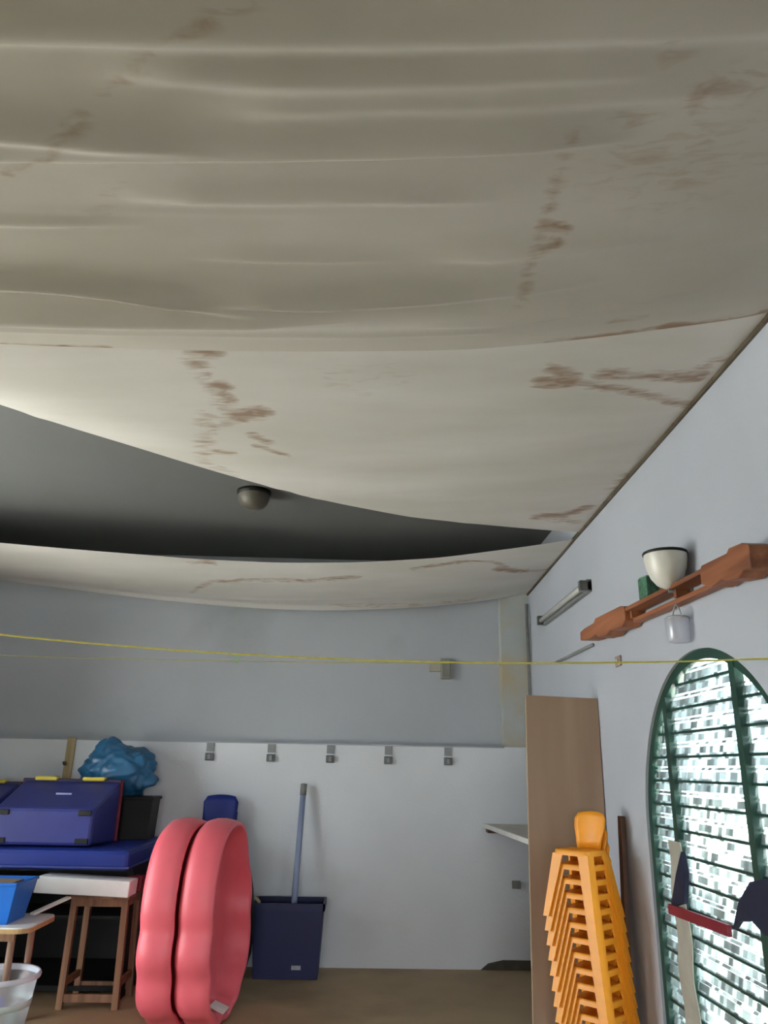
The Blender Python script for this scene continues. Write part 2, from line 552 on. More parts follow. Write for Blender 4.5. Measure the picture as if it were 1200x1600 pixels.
XW0, XW1 = XR-0.004, XL+0.004
def sag(X):
    u = np.clip((XW0-X)/(XW0-XW1), 0, 1)
    return np.sin(np.pi*u)**0.75
def z_hem1(X): return 3.178-0.265*sag(X)
def z_hem2(X): return 3.115-0.10*sag(X)
def z_hem3(X): return 3.105-0.10*sag(X)
def hem(pix, zf):
    """world X -> Y of a cloth edge that runs along these picture points at height zf(X)"""
    xs, ys_ = [], []
    for (px, py) in pix:
        X = 0.0
        for _ in range(30):
            p = onZ(float(zf(np.array(X))), px, py)
            X = float(np.clip(0.5*X+0.5*p[0], XW1, XW0))
        p = onZ(float(zf(np.array(X))), px, py)
        xs.append(p[0]); ys_.append(p[1])
    o = np.argsort(xs)
    xs, ys_ = np.array(xs)[o], np.array(ys_)[o]
    def f(X):
        g = np.linspace(XW1-0.3, XW0+0.3, 400)
        sl0 = (ys_[1]-ys_[0])/(xs[1]-xs[0])
        sl1 = (ys_[-1]-ys_[-2])/(xs[-1]-xs[-2])
        yy = np.interp(g, xs, ys_)
        yy = yy + np.where(g < xs[0], (g-xs[0])*sl0, 0) + np.where(g > xs[-1], (g-xs[-1])*sl1, 0)
        k_ = np.exp(-(np.arange(-15, 16)/6.0)**2)
        yy = np.convolve(np.pad(yy, 15, mode='reflect', reflect_type='odd'), k_/k_.sum(), 'valid')
        return np.interp(X, g, yy)
    return f
def stain_field(X, Y, Z, lines):
    """lines: picture polylines (points, half width in metres, strength); returns the stain amount at each vertex"""
    d = np.stack([X-EYE[0], Y-EYE[1], Z-EYE[2]], -1)
    w = d@_fw
    px = 600+F*(d@_rt)/w
    py = 800-F*(d@_up)/w
    st = np.zeros_like(X)
    for pts, hw, s in lines:
        q = []
        for (x, y) in pts:                      # picture point -> nearest point of the cloth
            i = np.argmin(np.where(w > 0.2, (px-x)**2+(py-y)**2, 1e9))
            q.append((X.flat[i], Y.flat[i]))
        if len(q) == 1: q.append((q[0][0]+1e-3, q[0][1]))
        for (a, b) in zip(q[:-1], q[1:]):
            ab = np.array(b)-np.array(a)
            L2 = max(ab@ab, 1e-9)
            t = np.clip(((X-a[0])*ab[0]+(Y-a[1])*ab[1])/L2, 0, 1)
            dd = np.hypot(X-a[0]-t*ab[0], Y-a[1]-t*ab[1])
            st = np.maximum(st, s*np.clip(1-dd/(hw*1.35), 0, 1)**0.6)
    return st
def cloth(name, X, Y, Z, lines, label, m_=M_CLOTH):
    ny, nx = X.shape
    co = np.stack([X, Y, Z], -1).reshape(-1, 3)
    me = bpy.data.meshes.new(name)
    idx = np.arange(nx*ny).reshape(ny, nx)
    q = np.stack([idx[:-1, :-1], idx[:-1, 1:], idx[1:, 1:], idx[1:, :-1]], -1).reshape(-1, 4)
    me.vertices.add(nx*ny)
    me.vertices.foreach_set('co', co.ravel())
    me.loops.add(q.size)
    me.loops.foreach_set('vertex_index', q.ravel().astype(np.int32))
    me.polygons.add(len(q))
    me.polygons.foreach_set('loop_start', np.arange(0, q.size, 4, dtype=np.int32))
    me.update(calc_edges=True)
    me.polygons.foreach_set('use_smooth', np.ones(len(q), dtype=bool))
    at = me.attributes.new('stain', 'FLOAT', 'POINT')
    at.data.foreach_set('value', stain_field(X, Y, Z, lines).ravel().astype(np.float32))
    me.materials.append(m_)
    o = bpy.data.objects.new(name, me)
    COL.objects.link(o)
    return tag(o, label, 'ceiling cloth', 'cloths hung under the ceiling')

def xcols(n):
    return np.linspace(XW0, XW1, n)
# near cloth
h1 = hem([(-200, 530), (0, 537), (250, 546), (450, 549), (740, 546), (900, 531), (1050, 512), (1200, 488)], z_hem1)
nx, ny = 300, 560
xc = xcols(nx)
yh = h1(xc)
t = np.linspace(0, 1, ny)[:, None]**1.25
X1 = np.broadcast_to(xc, (ny, nx)).copy()
Y1 = yh[None, :] + (-1.6-yh[None, :])*t
dh = yh[None, :]-Y1                          # distance behind the hem
sg = sag(X1)
Z1 = z_hem1(X1) - 0.075*sg*np.exp(-((dh-0.30)/0.13)**2) + 0.03*sg*np.clip(dh-0.5, 0, 1.2)
def fold(z_, px_pts, amp, w1, w2, gate=None, ref=z_hem1):
    """a fold running across the cloth: steep on its near side, soft on the far side"""
    f = hem(px_pts, ref)
    d = Y1 - f(X1)
    k = np.where(d > 0, np.exp(-(d/w1)**2), np.exp(-(d/w2)**2))
    if gate:
        d_ = np.stack([X1, Y1, Z1-1.5], -1)
        px = 600+F*(d_@_rt)/np.maximum(d_@_fw, 0.2)
        k = k*np.clip((px-gate[0])/120, 0, 1)*np.clip((gate[1]-px)/160, 0, 1)
    return z_ - 2.2*amp*sg*k
for pts, a, w1, w2, g in [
    ([(-100, 228), (0, 228), (300, 231), (600, 230), (1000, 218), (1150, 205)], 0.030, 0.020, 0.10, (-900, 1000)),
    ([(-100, 190), (0, 192), (150, 205), (300, 214)], 0.012, 0.02, 0.04, (-900, 330)),
    ([(100, 115), (200, 118), (400, 124), (700, 120), (1000, 110)], 0.016, 0.03, 0.05, (150, 1100)),
    ([(300, 60), (600, 62), (900, 55), (1200, 45)], 0.02, 0.03, 0.06, (-900, 1700)),
    ([(0, 165), (300, 165), (600, 160), (1000, 150)], 0.014, 0.03, 0.06, (300, 1200)),
    ([(200, 310), (330, 313), (600, 312), (900, 316)], 0.012, 0.018, 0.05, (180, 800)),
    ([(250, 398), (450, 403), (700, 405)], 0.009, 0.015, 0.04, (280, 650)),
    ([(0, 425), (100, 430), (200, 440), (320, 455), (450, 470)], 0.020, 0.014, 0.03, (-900, 420)),
    ([(0, 348), (150, 350), (300, 355)], 0.008, 0.015, 0.03, (-900, 240)),
    ([(300, 448), (500, 457), (700, 452), (850, 440), (950, 428)], 0.016, 0.014, 0.05, (300, 1000)),
    ([(650, 400), (800, 398), (950, 380), (1100, 350)], 0.016, 0.03, 0.06, (650, 1150)),
    ([(600, 500), (800, 492), (950, 470), (1100, 440)], 0.012, 0.02, 0.04, (650, 1150)),
    ([(0, 508), (300, 515), (600, 520), (900, 508)], 0.008, 0.012, 0.03, (-900, 950)),
    ([(-50, 470), (0, 467), (300, 476), (450, 480), (600, 478)], 0.014, 0.012, 0.05, (-900, 560)),
]:
    Z1 = fold(Z1, pts, a, w1, w2, g)
rng = np.random.RandomState(3)
for k in range(26):
    y0 = rng.uniform(-1.0, 2.0); sl = rng.uniform(-0.06, 0.06); x0 = rng.uniform(-2.5, 1.3); L_ = rng.uniform(0.3, 0.9)
    Z1 -= 0.006*rng.uniform(0.3, 1)*sg*np.exp(-((Y1-y0-sl*X1)/rng.uniform(0.012, 0.03))**2)*np.exp(-((X1-x0)/L_)**2)
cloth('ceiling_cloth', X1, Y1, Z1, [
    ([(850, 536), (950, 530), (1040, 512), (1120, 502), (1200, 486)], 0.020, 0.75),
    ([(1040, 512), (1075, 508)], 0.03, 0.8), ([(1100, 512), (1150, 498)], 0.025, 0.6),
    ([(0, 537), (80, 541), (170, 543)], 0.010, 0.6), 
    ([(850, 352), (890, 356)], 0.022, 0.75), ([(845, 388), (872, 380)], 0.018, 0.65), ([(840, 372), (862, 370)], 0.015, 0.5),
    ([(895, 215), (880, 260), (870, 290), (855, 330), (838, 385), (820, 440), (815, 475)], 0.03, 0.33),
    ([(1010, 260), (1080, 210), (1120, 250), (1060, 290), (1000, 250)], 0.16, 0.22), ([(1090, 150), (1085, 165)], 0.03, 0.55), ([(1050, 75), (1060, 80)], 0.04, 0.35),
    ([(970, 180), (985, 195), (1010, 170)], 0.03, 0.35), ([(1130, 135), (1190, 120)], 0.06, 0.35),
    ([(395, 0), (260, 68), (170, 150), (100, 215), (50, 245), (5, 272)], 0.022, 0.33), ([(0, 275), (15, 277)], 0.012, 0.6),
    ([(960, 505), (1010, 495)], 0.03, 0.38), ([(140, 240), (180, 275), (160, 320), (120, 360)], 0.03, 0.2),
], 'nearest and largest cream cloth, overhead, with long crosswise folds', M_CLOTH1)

# middle cloth, hem swinging towards the camera on the left
h2 = hem([(-150, 585), (0, 632), (100, 665), (200, 695), (300, 726), (400, 755), (520, 785), (640, 808), (780, 822), (906, 831)], z_hem2)
nx, ny = 330, 300
xc = xcols(nx)
yf = np.minimum(h2(xc), 5.2)
yf = np.maximum(yf, 2.35)
t = np.linspace(0, 1, ny)[:, None]
X2 = np.broadcast_to(xc, (ny, nx)).copy()
ys0 = np.minimum(h1(xc)-0.12, yf-0.1)
Y2 = ys0[None, :] + (yf-ys0)[None, :]*t
sg = sag(X2)
Z2 = z_hem2(X2) - 0.06*sg*np.sin(np.pi*t)**1.2 + 0.0225*(yf[None, :]-Y2)
Z2 = np.where(Y2 < h1(X2)+0.02, np.maximum(Z2, z_hem1(X2)+0.002), Z2)
for k in range(16):
    y0 = rng.uniform(2.4, 5.0); sl = rng.uniform(-0.35, 0.05); x0 = rng.uniform(-1.6, 1.2); L_ = rng.uniform(0.3, 0.9)
    Z2 -= 0.007*rng.uniform(0.3, 1)*sg*np.exp(-((Y2-y0-sl*X2)/rng.uniform(0.03, 0.08))**2)*np.exp(-((X2-x0)/L_)**2)
cloth('ceiling_cloth', X2, Y2, Z2, [
    ([(300, 552), (335, 553)], 0.035, 0.7), ([(310, 570), (325, 590)], 0.03, 0.5), ([(335, 600), (352, 604)], 0.035, 0.8), ([(350, 618), (356, 628)], 0.04, 0.8),
    ([(370, 650), (405, 645)], 0.06, 1.0), ([(350, 660), (375, 655)], 0.04, 0.6), ([(395, 680), (415, 690)], 0.035, 0.75), ([(400, 696), (450, 714)], 0.025, 0.7),
    ([(340, 706), (356, 708)], 0.04, 0.75), ([(330, 650), (318, 690), (325, 725), (360, 738)], 0.06, 0.42), ([(305, 560), (340, 610), (360, 650)], 0.06, 0.38),
    ([(845, 598), (890, 597)], 0.045, 1.0), ([(890, 597), (960, 606), (1000, 614), (1040, 625), (1080, 636)], 0.035, 0.66), 
    ([(860, 575), (895, 585)], 0.035, 0.75), ([(935, 582), (990, 585), (1040, 588)], 0.04, 0.75), ([(1050, 590), (1085, 588)], 0.05, 0.95), ([(1100, 572), (1145, 560)], 0.05, 0.45),
    ([(840, 806), (880, 805), (915, 795)], 0.055, 0.95), ([(838, 808), (900, 815)], 0.05, 0.5), ([(960, 765), (985, 740)], 0.07, 0.4),
    ([(520, 580), (560, 600), (600, 590)], 0.12, 0.18),
], 'middle cream cloth with brown stains and a free curved edge')

# far cloth against the back wall
h3 = hem([(-150, 836), (0, 848), (150, 861), (300, 872), (430, 879), (550, 879), (680, 872), (800, 857), (906, 841)], z_hem3)
xb = np.array([-3.65, -3.30, -1.9, -0.384, 0.5, 1.0, 1.526])
zb = np.array([3.09, 3.072, 2.93, 2.867, 2.90, 2.965, 3.06])
pb = np.polyfit(xb, zb, 4)
nx, ny = 330, 110
xc = xcols(nx)
yn = np.clip(h3(xc), 4.9, 6.2)
t = np.linspace(0, 1, ny)[:, None]
X3 = np.broadcast_to(xc, (ny, nx)).copy()
Y3 = yn[None, :] + (6.915-yn)[None, :]*t
Z3 = z_hem3(X3)*(1-t) + np.polyval(pb, np.maximum(X3, -3.4))*t - 0.05*np.sin(np.pi*t)*sag(X3) - 0.03*np.exp(-((t-0.9)/0.05)**2)*sag(X3)
for k in range(10):
    y0 = rng.uniform(5.5, 6.8); sl = rng.uniform(-0.1, 0.1); x0 = rng.uniform(-2.5, 1.2); L_ = rng.uniform(0.3, 0.9)
    Z3 -= 0.006*rng.uniform(0.3, 1)*np.exp(-((Y3-y0-sl*X3)/rng.uniform(0.03, 0.08))**2)*np.exp(-((X3-x0)/L_)**2)
cloth('ceiling_cloth', X3, Y3, Z3, [
    ([(310, 918), (330, 908), (400, 906), (480, 907), (560, 902)], 0.035, 0.62), ([(300, 879), (330, 880)], 0.05, 0.6),
    ([(645, 889), (690, 882), (730, 877), (770, 878), (790, 885)], 0.03, 0.72), ([(780, 889), (820, 892)], 0.05, 0.85), ([(820, 892), (850, 890)], 0.05, 0.5),
    ([(520, 945), (640, 945), (740, 936)], 0.04, 0.4), ([(310, 918), (300, 926)], 0.03, 0.4),
], 'far cream cloth sagging against the top of the back wall')
# batten that holds the cloths along the right wall, with its nails
bt = MB()
BZ = [(YR, 3.168), (2.45, 3.168), (5.18, 3.108), (6.92, 3.055)]
for (ya, za), (yb_, zb_) in zip(BZ[:-1], BZ[1:]):
    bt.hexa([(XR-0.014, ya, za-0.014), (XR, ya, za-0.014), (XR, yb_, zb_-0.014), (XR-0.014, yb_, zb_-0.014)],
            [(XR-0.014, ya, za+0.014), (XR, ya, za+0.014), (XR, yb_, zb_+0.014), (XR-0.014, yb_, zb_+0.014)])
bt = bt.build('trim_1', mat('grimy_batten', (92, 84, 70), 0.8, 0.25, 8))
tag(bt, 'thin grimy batten holding the cloth along the side wall', kind='structure')
nail = None
M_NAIL = mat('rusty_nail', (84, 66, 50), 0.7, 0.2, 20)
for i in range(20):
    y = 2.3+i*0.225
    if nail is None:
        nail = MB().lathe([(0.0, 0), (0.012, 0), (0.012, 0.006), (0.004, 0.008), (0.0, 0.03)], 8).build('nail', M_NAIL, bt)
        o = nail
    else:
        o = nail.copy(); COL.objects.link(o); o.parent = bt
    o.location = (XR-0.015, y, float(np.interp(y, [q_[0] for q_ in BZ], [q_[1] for q_ in BZ]))); o.rotation_euler = (0, math.pi/2, 0)

# ceiling dome lamp seen through the gap
lp = onZ(ZC-0.02, 397, 772)
dl = thing('ceiling_lamp', 'round grey dome lamp on the dark ceiling', 'lamp', (lp[0], lp[1], ZC))
MB().lathe([(0.0, -0.03), (0.115, -0.03), (0.12, -0.022), (0.12, 0.0), (0.0, 0.0)], 32).build('base', M_BLACK, dl, True)
MB().lathe([(0.112, -0.03), (0.110, -0.06), (0.098, -0.095), (0.072, -0.122), (0.035, -0.135), (0.0, -0.138)], 32).build('dome', mat('smoked_dome', (92, 89, 80), 0.4, 0.06, 8), dl, True)

# ------------------------------------------------------------------ on the right wall
# fluorescent batten
a, b = onX(XR-0.04, 846, 966), onX(XR-0.04, 916, 920)
zt = (a[2]+b[2])/2
ft = thing('tube_light', 'grey fluorescent batten light high on the side wall', 'light', (XR, (a[1]+b[1])/2, zt))
hl = abs(a[1]-b[1])/2
MB().box((-0.035, -hl, -0.04), (0, hl, 0.045)).build('housing', M_GREY, ft, bevel=0.006)
MB().tube([(-0.055, -hl+0.05, -0.005), (-0.055, hl-0.05, -0.005)], 0.019, 14).build('tube', mat('dusty_tube', (176, 178, 176), 0.4, 0.05, 8), ft, True)
for s in (-1, 1):
    MB().box((-0.082, s*hl-0.045 if s > 0 else -hl, -0.036), (-0.0, hl if s > 0 else -hl+0.045, 0.036)).build('end_cap', mat('dark_grey_cap', (92, 94, 94), 0.5, 0.1, 10), ft, bevel=0.006)
# thin conduit below it
a, b = onX(XR-0.01, 868, 1036), onX(XR-0.01, 927, 1010)
tag(MB().tube([(XR-0.012, a[1], a[2]), (XR-0.012, b[1], a[2]*.5+b[2]*.5)], 0.012, 8).build('conduit', M_GREY, smooth=True), 'thin grey conduit on the side wall below the tube light', 'conduit')
# two vertical pipes in the corner
for i, (px, rr, lb) in enumerate(((826, 0.016, 'thin vertical grey pipe in the room corner, nearer the pilaster'),)):
    tag(MB().tube([(XR-0.03, 6.87, 0.0), (XR-0.03, 6.87, 2.95)], rr, 10).build('pipe', M_GREY, smooth=True), 'thin vertical grey pipe in the room corner beside the pilaster', 'pipe')
# small plate
p = onX(XR-0.01, 965, 1033)
sp = thing('wall_plate', 'small brown plate on the side wall left of the arched window', 'plate', (XR, p[1], p[2]))
MB().box((-0.012, -0.045, -0.03), (0, 0.045, 0.03)).build('plate', mat('brown_plate', (150, 132, 120), 0.6, 0.1, 10), sp, bevel=0.003)
MB().box((-0.018, -0.015, -0.012), (-0.012, 0.015, 0.012)).build('button', M_LGREY, sp)

# carved wooden rack
a, b = onX(XR-0.06, 919, 994), onX(XR-0.06, 1192, 866)
rk = thing('wooden_rack', 'long carved red-brown wooden rack on the side wall above the window', 'rack', (XR, (a[1]+b[1])/2, (a[2]+b[2])/2))
Lr = abs(a[1]-b[1]); tilt = (b[2]-a[2])/Lr
def rz_(y):                       # y from -L/2 (near) to +L/2 (far), the rack droops a little
    return -tilt*y
H = Lr/2
def bar(y0, y1, z0, z1, x0, x1, nm, steps=1):
    m_ = MB()
    m_.hexa([(x0, y0, rz_(y0)+z0), (x1, y0, rz_(y0)+z0), (x1, y1, rz_(y1)+z0), (x0, y1, rz_(y1)+z0)],
            [(x0, y0, rz_(y0)+z1), (x1, y0, rz_(y0)+z1), (x1, y1, rz_(y1)+z1), (x0, y1, rz_(y1)+z1)])
    return m_.build(nm, W_RACK, rk, bevel=0.004)
bar(-H+0.1, H-0.15, 0.018, 0.04, -0.105, -0.012, 'upper_rail')
bar(-H+0.1, H-0.15, -0.040, -0.018, -0.065, -0.012, 'lower_rail')
for (pts, nm) in (
    ([(-H, -0.055), (-H, 0.035), (-H+0.05, 0.055), (-H+0.15, 0.06), (-H+0.17, 0.045), (-H+0.40, 0.048), (-H+0.42, 0.03), (-H+0.42, -0.03), (-H+0.34, -0.055), (-H+0.24, -0.045), (-H+0.20, -0.06), (-H+0.10, -0.07), (-H+0.06, -0.05)], 'carved_end'),
    ([(H, -0.03), (H, 0.025), (H-0.10, 0.035), (H-0.30, 0.04), (H-0.34, 0.062), (H-0.80, 0.058), (H-0.86, 0.042), (H-0.86, -0.03), (H-0.80, -0.058), (H-0.60, -0.05), (H-0.52, -0.068), (H-0.36, -0.06), (H-0.33, -0.035), (H-0.20, -0.045), (H-0.08, -0.04)], 'carved_end')):
    MB().prism([(y, z+rz_(y)) for (y, z) in pts], -0.112, -0.012, 'yz').build(nm, W_RACK, rk, bevel=0.005)
for y in (-0.35, 0.25):
    MB().box((-0.08, y-0.014, rz_(y)-0.02), (-0.012, y+0.014, rz_(y)+0.02)).build('spindle', W_RACK, rk)
for y in (-H+0.3, H-0.6):
    MB().box((-0.014, y-0.03, rz_(y)-0.03), (0, y+0.03, rz_(y)+0.03)).build('wall_bracket', M_GREY, rk)

# uplighter bowl
p = onX(XR-0.105, 1039, 866)
ul = thing('wall_uplighter', 'white glass bowl uplighter with a black rim above the wooden rack', 'lamp', (p[0], p[1], p[2]))
MB().lathe([(0.098, 0.0), (0.097, -0.03), (0.090, -0.07), (0.074, -0.115), (0.05, -0.148), (0.02, -0.165), (0.0, -0.167)], 32).build('bowl', mat('milky_glass', (214, 212, 204), 0.3, 0.03, 8, spec=0.6), ul, True)
MB().lathe([(0.101, -0.006), (0.104, 0.0), (0.101, 0.008), (0.094, 0.008), (0.092, -0.002), (0.101, -0.006)], 32).build('rim', M_BLACK, ul, True)
MB().tube([(0.0, 0, -0.16), (0.0, 0, -0.178), (0.06, 0, -0.178), (0.103, 0, -0.15)], 0.008, 8).build('arm', M_GREY, ul, True)
MB().box((0.097, -0.03, -0.18), (0.105, 0.03, -0.10)).build('wall_plate', M_GREY, ul)
# green carton standing on the rack
yg = onX(XR-0.06, 1016, 930)[1]
rzg = rk.location.z+rz_(yg-rk.location.y)+0.04
gc = thing('green_carton', 'small dark green patterned carton standing on the wooden rack', 'box', (XR-0.065, yg, rzg+0.001), 0.2)
MB().box((-0.035, -0.04, 0), (0.035, 0.04, 0.105)).build('body', mat('green_print', (62, 104, 82), 0.6, 0.5, 40), gc, bevel=0.003)
MB().box((-0.03, -0.036, 0.105), (0.03, 0.036, 0.112)).build('flap', mat('green_flap', (92, 138, 106), 0.6, 0.3, 30), gc)
# clear plastic jug hanging from the lower rail
pj = onX(XR-0.06, 1058, 985)
M_CLEAR = clear_mat('cloudy_clear_plastic', (0.86, 0.87, 0.92), 0.12, white=0.35)
zr = rk.location.z+rz_(pj[1]-rk.location.y)-0.04
jg = thing('plastic_jug', 'cloudy clear plastic jug hanging under the wooden rack', 'jug', (XR-0.055, pj[1], pj[2]-0.055))
MB().lathe([(0.0, 0.0), (0.045, 0.0), (0.052, 0.01), (0.055, 0.10), (0.052, 0.112)], 20).build('body', M_CLEAR, jg, True)
MB().lathe([(0.052, 0.108), (0.057, 0.112), (0.052, 0.118), (0.050, 0.112), (0.052, 0.108)], 20).build('rim', M_LGREY, jg, True)
zh = zr-(pj[2]-0.055)
MB().tube([(0, 0.052, 0.112), (0, 0.035, 0.112+(zh-0.112)*0.6), (0, 0.0, zh+0.004), (0, -0.035, 0.112+(zh-0.112)*0.6), (0, -0.052, 0.112)], 0.004, 8).build('handle', M_LGREY, jg, True)

# red strip slung between navy ties on the window, pale strip hanging below
sl = thing('tied_strip', 'dark red strip slung between navy cloth ties across the window mullions', 'strip', (XR-0.02, MULL[0], 0.9))
l0, l1 = onX(XR-0.03, 1050, 1420), onX(XR-0.03, 1145, 1455)
def loc(p): return (p[0]-(XR-0.02), p[1]-MULL[0], p[2]-0.9)
q0, q1 = loc(l0), loc(l1)
MB().hexa([(-0.03, q0[1], q0[2]-0.022), (-0.012, q0[1], q0[2]-0.022), (-0.012, q1[1], q1[2]-0.022), (-0.03, q1[1], q1[2]-0.022)],
          [(-0.03, q0[1], q0[2]+0.022), (-0.012, q0[1], q0[2]+0.022), (-0.012, q1[1], q1[2]+0.022), (-0.03, q1[1], q1[2]+0.022)]).build('red_strip', M_RED, sl, bevel=0.004)
M_NCL = mat('navy_cloth', (24, 28, 52), 0.85, 0.2, 20)
pts = [loc(onX(XR-0.03, *q))[1:] for q in ((1048, 1418), (1056, 1365), (1064, 1330), (1070, 1362), (1069, 1412))]
MB().prism(pts, -0.012, 0.012, 'yz').build('cloth_tie', M_NCL, sl, bevel=0.004)
pts = [loc(onX(XR-0.03, *q))[1:] for q in ((1146, 1452), (1154, 1410), (1172, 1378), (1200, 1372), (1226, 1400), (1222, 1470), (1196, 1462), (1176, 1440), (1154, 1440))]
MB().prism(pts, -0.014, 0.012, 'yz').build('cloth_tie', M_NCL, sl, bevel=0.004)
ps = MB()
n = 24
vs = []
for i in range(n+1):
    zz = 1.20-(1.20-0.10)*i/n
    wv = 0.006*math.sin(i*0.9)
    for xx in (0.0, 0.005):
        for yy in (-0.085-0.02*i/n, 0.062+0.012*i/n):
            vs.append((xx-0.012+wv, yy-0.02*i/n, zz))
fs = []
for i in range(n):
    q = i*4
    fs += [(q, q+1, q+5, q+4), (q+2, q+6, q+7, q+3), (q, q+4, q+6, q+2), (q+1, q+3, q+7, q+5)]
fs += [(0, 2, 3, 1), (4*n, 4*n+1, 4*n+3, 4*n+2)]
tag(ps.add(vs, fs).build('pale_strip', mat('beige_cloth', (160, 156, 144), 0.9, 0.12, 8), smooth=False, loc=(XR-0.005, MULL[0]-0.02, 0)), 'pale beige cloth strip hanging over the left window mullion', 'cloth')

# ------------------------------------------------------------------ on the back wall
HOOKX = [330, 425, 517, 607, 700]
NTH = ['leftmost of the five grey hook plates under the back wall ledge', 'second from the left of five grey hook plates under the ledge',
       'middle one of five grey hook plates under the back wall ledge', 'fourth from the left of five grey hook plates under the ledge',
       'rightmost of the five grey hook plates under the back wall ledge']
M_HOOK = mat('hook_grey', (142, 146, 148), 0.55, 0.08, 15)
M_HOOK2 = mat('hook_dark_grey', (112, 116, 118), 0.55, 0.08, 15)
hk0 = thing('wall_hook', NTH[0], 'hook', group='hook plates under the ledge')
MB().box((-0.032, -0.012, -0.07), (0.032, 0, 0.0)).build('back_plate', M_HOOK, hk0, bevel=0.003)
hb_ = MB().box((-0.036, -0.032, -0.145), (0.036, 0, -0.082)).build('hook_block', M_HOOK2, hk0, bevel=0.006)
MB().box((-0.012, -0.045, -0.135), (0.012, -0.032, -0.095)).build('peg', M_HOOK, hb_, bevel=0.004)
for i, px in enumerate(HOOKX):
    p = onY(YB-0.01, px, 1152+i*3)
    o = hk0 if i == 0 else copy_tree(hk0)
    o['label'] = NTH[i]
    o.location = (p[0], YB-0.0005, ZL-0.014)
# junction box + conduit piece
p = onY(YU, 696, 1045)
jb = thing('junction_box', 'beige grey junction box with a side stub on the upper back wall', 'box', (p[0], YU, p[2]))
MB().box((-0.045, -0.05, -0.095), (0.045, 0, 0.085)).build('body', mat('box_beige_grey', (140, 140, 132), 0.6, 0.08, 10), jb, bevel=0.006)
MB().box((-0.15, -0.035, -0.03), (-0.045, 0, 0.045)).build('stub', mat('box_stub', (166, 164, 152), 0.6, 0.08, 10), jb, bevel=0.005)
MB().box((-0.035, -0.056, -0.075), (0.035, -0.05, 0.065)).build('cover', mat('box_cover', (128, 130, 124), 0.6, 0.08, 10), jb, bevel=0.002)
p = onY(YU, 369, 1030)
tag(MB().prism([(-0.03, -0.035), (0.02, -0.035), (0.045, 0.03), (-0.015, 0.035)], -0.004, 0, 'xz').build('green_tag', mat('faded_green_paper', (160, 180, 166), 0.8, 0.08, 20), loc=(p[0], YU, p[2])), 'faded green paper tag on the upper back wall', 'tag')
# wooden strip with a hook at the left
p0, p1 = onY(YB, 113, 1156), onY(YB, 110, 1222)
ws = thing('wall_post', 'beige wooden strip with a dark knob on the wall beside the blue bag', 'strip', (p0[0], YB, 1.2))
MB().box((-0.035, -0.02, -0.2), (0.035, 0, 0.505)).build('strip', W_PALE, ws, bevel=0.003)
MB().tube([(-0.02, -0.02, 0.29), (-0.02, -0.05, 0.29), (-0.02, -0.055, 0.31)], [0.012, 0.012, 0.018], 10).build('knob', mat('dark_brass', (92, 84, 66), 0.5, 0.1, 10), ws, True)
# socket low in the corner
p = onY(YB, 806, 1382)
so = thing('wall_socket', 'small grey socket low on the back wall under the corner shelf', 'socket', (p[0], YB, p[2]))
MB().box((-0.035, -0.014, -0.03), (0.035, 0, 0.03)).build('plate', mat('socket_grey', (132, 134, 126), 0.6, 0.1, 10), so, bevel=0.003)
MB().lathe([(0.0, 0.0), (0.018, 0.0), (0.020, 0.006)], 14).build('insert', M_BLACK, so).rotation_euler = (math.pi/2, 0, 0)
so.children[-1].location = (0, -0.0145, 0)
# dark damp skirting in the corner
tag(MB().prism([(1.02, 0), (XR-0.001, 0), (XR-0.001, 0.07), (1.2, 0.07), (1.08, 0.045)], YB-0.012, YB, 'xz').build('baseboard_back', mat('damp_dark_skirting', (84, 80, 70), 0.9, 0.2, 12)), 'short dark skirting piece in the right corner', kind='structure')

# shelf along the right wall, beyond the brown board
s0 = onY(YB, 757, 1287)
sh = thing('corner_shelf', 'white edged shelf in the back right corner behind the tall board', 'shelf', (s0[0], 0, 0))
zsf = s0[2]
e1 = onZ(zsf, 828, 1312)
dx = e1[0]-s0[0]
ysf = 5.35
xe = dx*(YB-ysf)/(YB-e1[1])
MB().prism([(0, YB), (XR-s0[0], YB), (XR-s0[0], ysf), (xe, ysf)], zsf-0.022, zsf, 'xy').build('shelf_board', mat('shelf_board', (186, 180, 166), 0.6, 0.1, 6), sh)
MB().hexa([(-0.012, YB, zsf-0.03), (0.0, YB, zsf-0.03), (xe, ysf, zsf-0.03), (xe-0.012, ysf, zsf-0.03)],
          [(-0.012, YB, zsf+0.003), (0.0, YB, zsf+0.003), (xe, ysf, zsf+0.003), (xe-0.012, ysf, zsf+0.003)]).build('edge_strip', M_WHITEP, sh)
MB().box((0.01, YB-0.12, zsf-0.065), (0.12, YB, zsf-0.022)).build('bracket', W_DARK, sh, bevel=0.004)
MB().box((XR-s0[0]-0.03, ysf+0.05, zsf-0.06), (XR-s0[0], YB-0.02, zsf-0.022)).build('wall_cleat', W_DARK, sh)

# ------------------------------------------------------------------ yellow cords across the room
def cord(pix, Y, r, label, m_):
    P = [onY(Y, *q) for q in pix]
    co = np.polyfit([p[0] for p in P], [p[2] for p in P], 2 if len(P) > 2 else 1)
    xs = np.linspace(XL, XR, 60)
    return tag(MB().tube([(x, Y, float(np.polyval(co, x))) for x in xs], r, 8).build('cord', m_, smooth=True), label, 'cord', 'cords across the room')
M_CORD = mat('yellow_cord', (222, 214, 104), 0.6, 0.1, 40)
cord([(0, 993), (330, 1016), (660, 1036), (900, 1037), (1200, 1028)], 2.7, 0.003, 'upper, brighter yellow cord stretched across the whole room', M_CORD)
M_CORD2 = mat('pale_cord', (186, 186, 132), 0.6, 0.1, 40)
cord([(0, 1025), (280, 1029), (660, 1037.5), (1200, 1030)], 2.76, 0.0016, 'lower, thin pale cord just under the yellow one', M_CORD2)

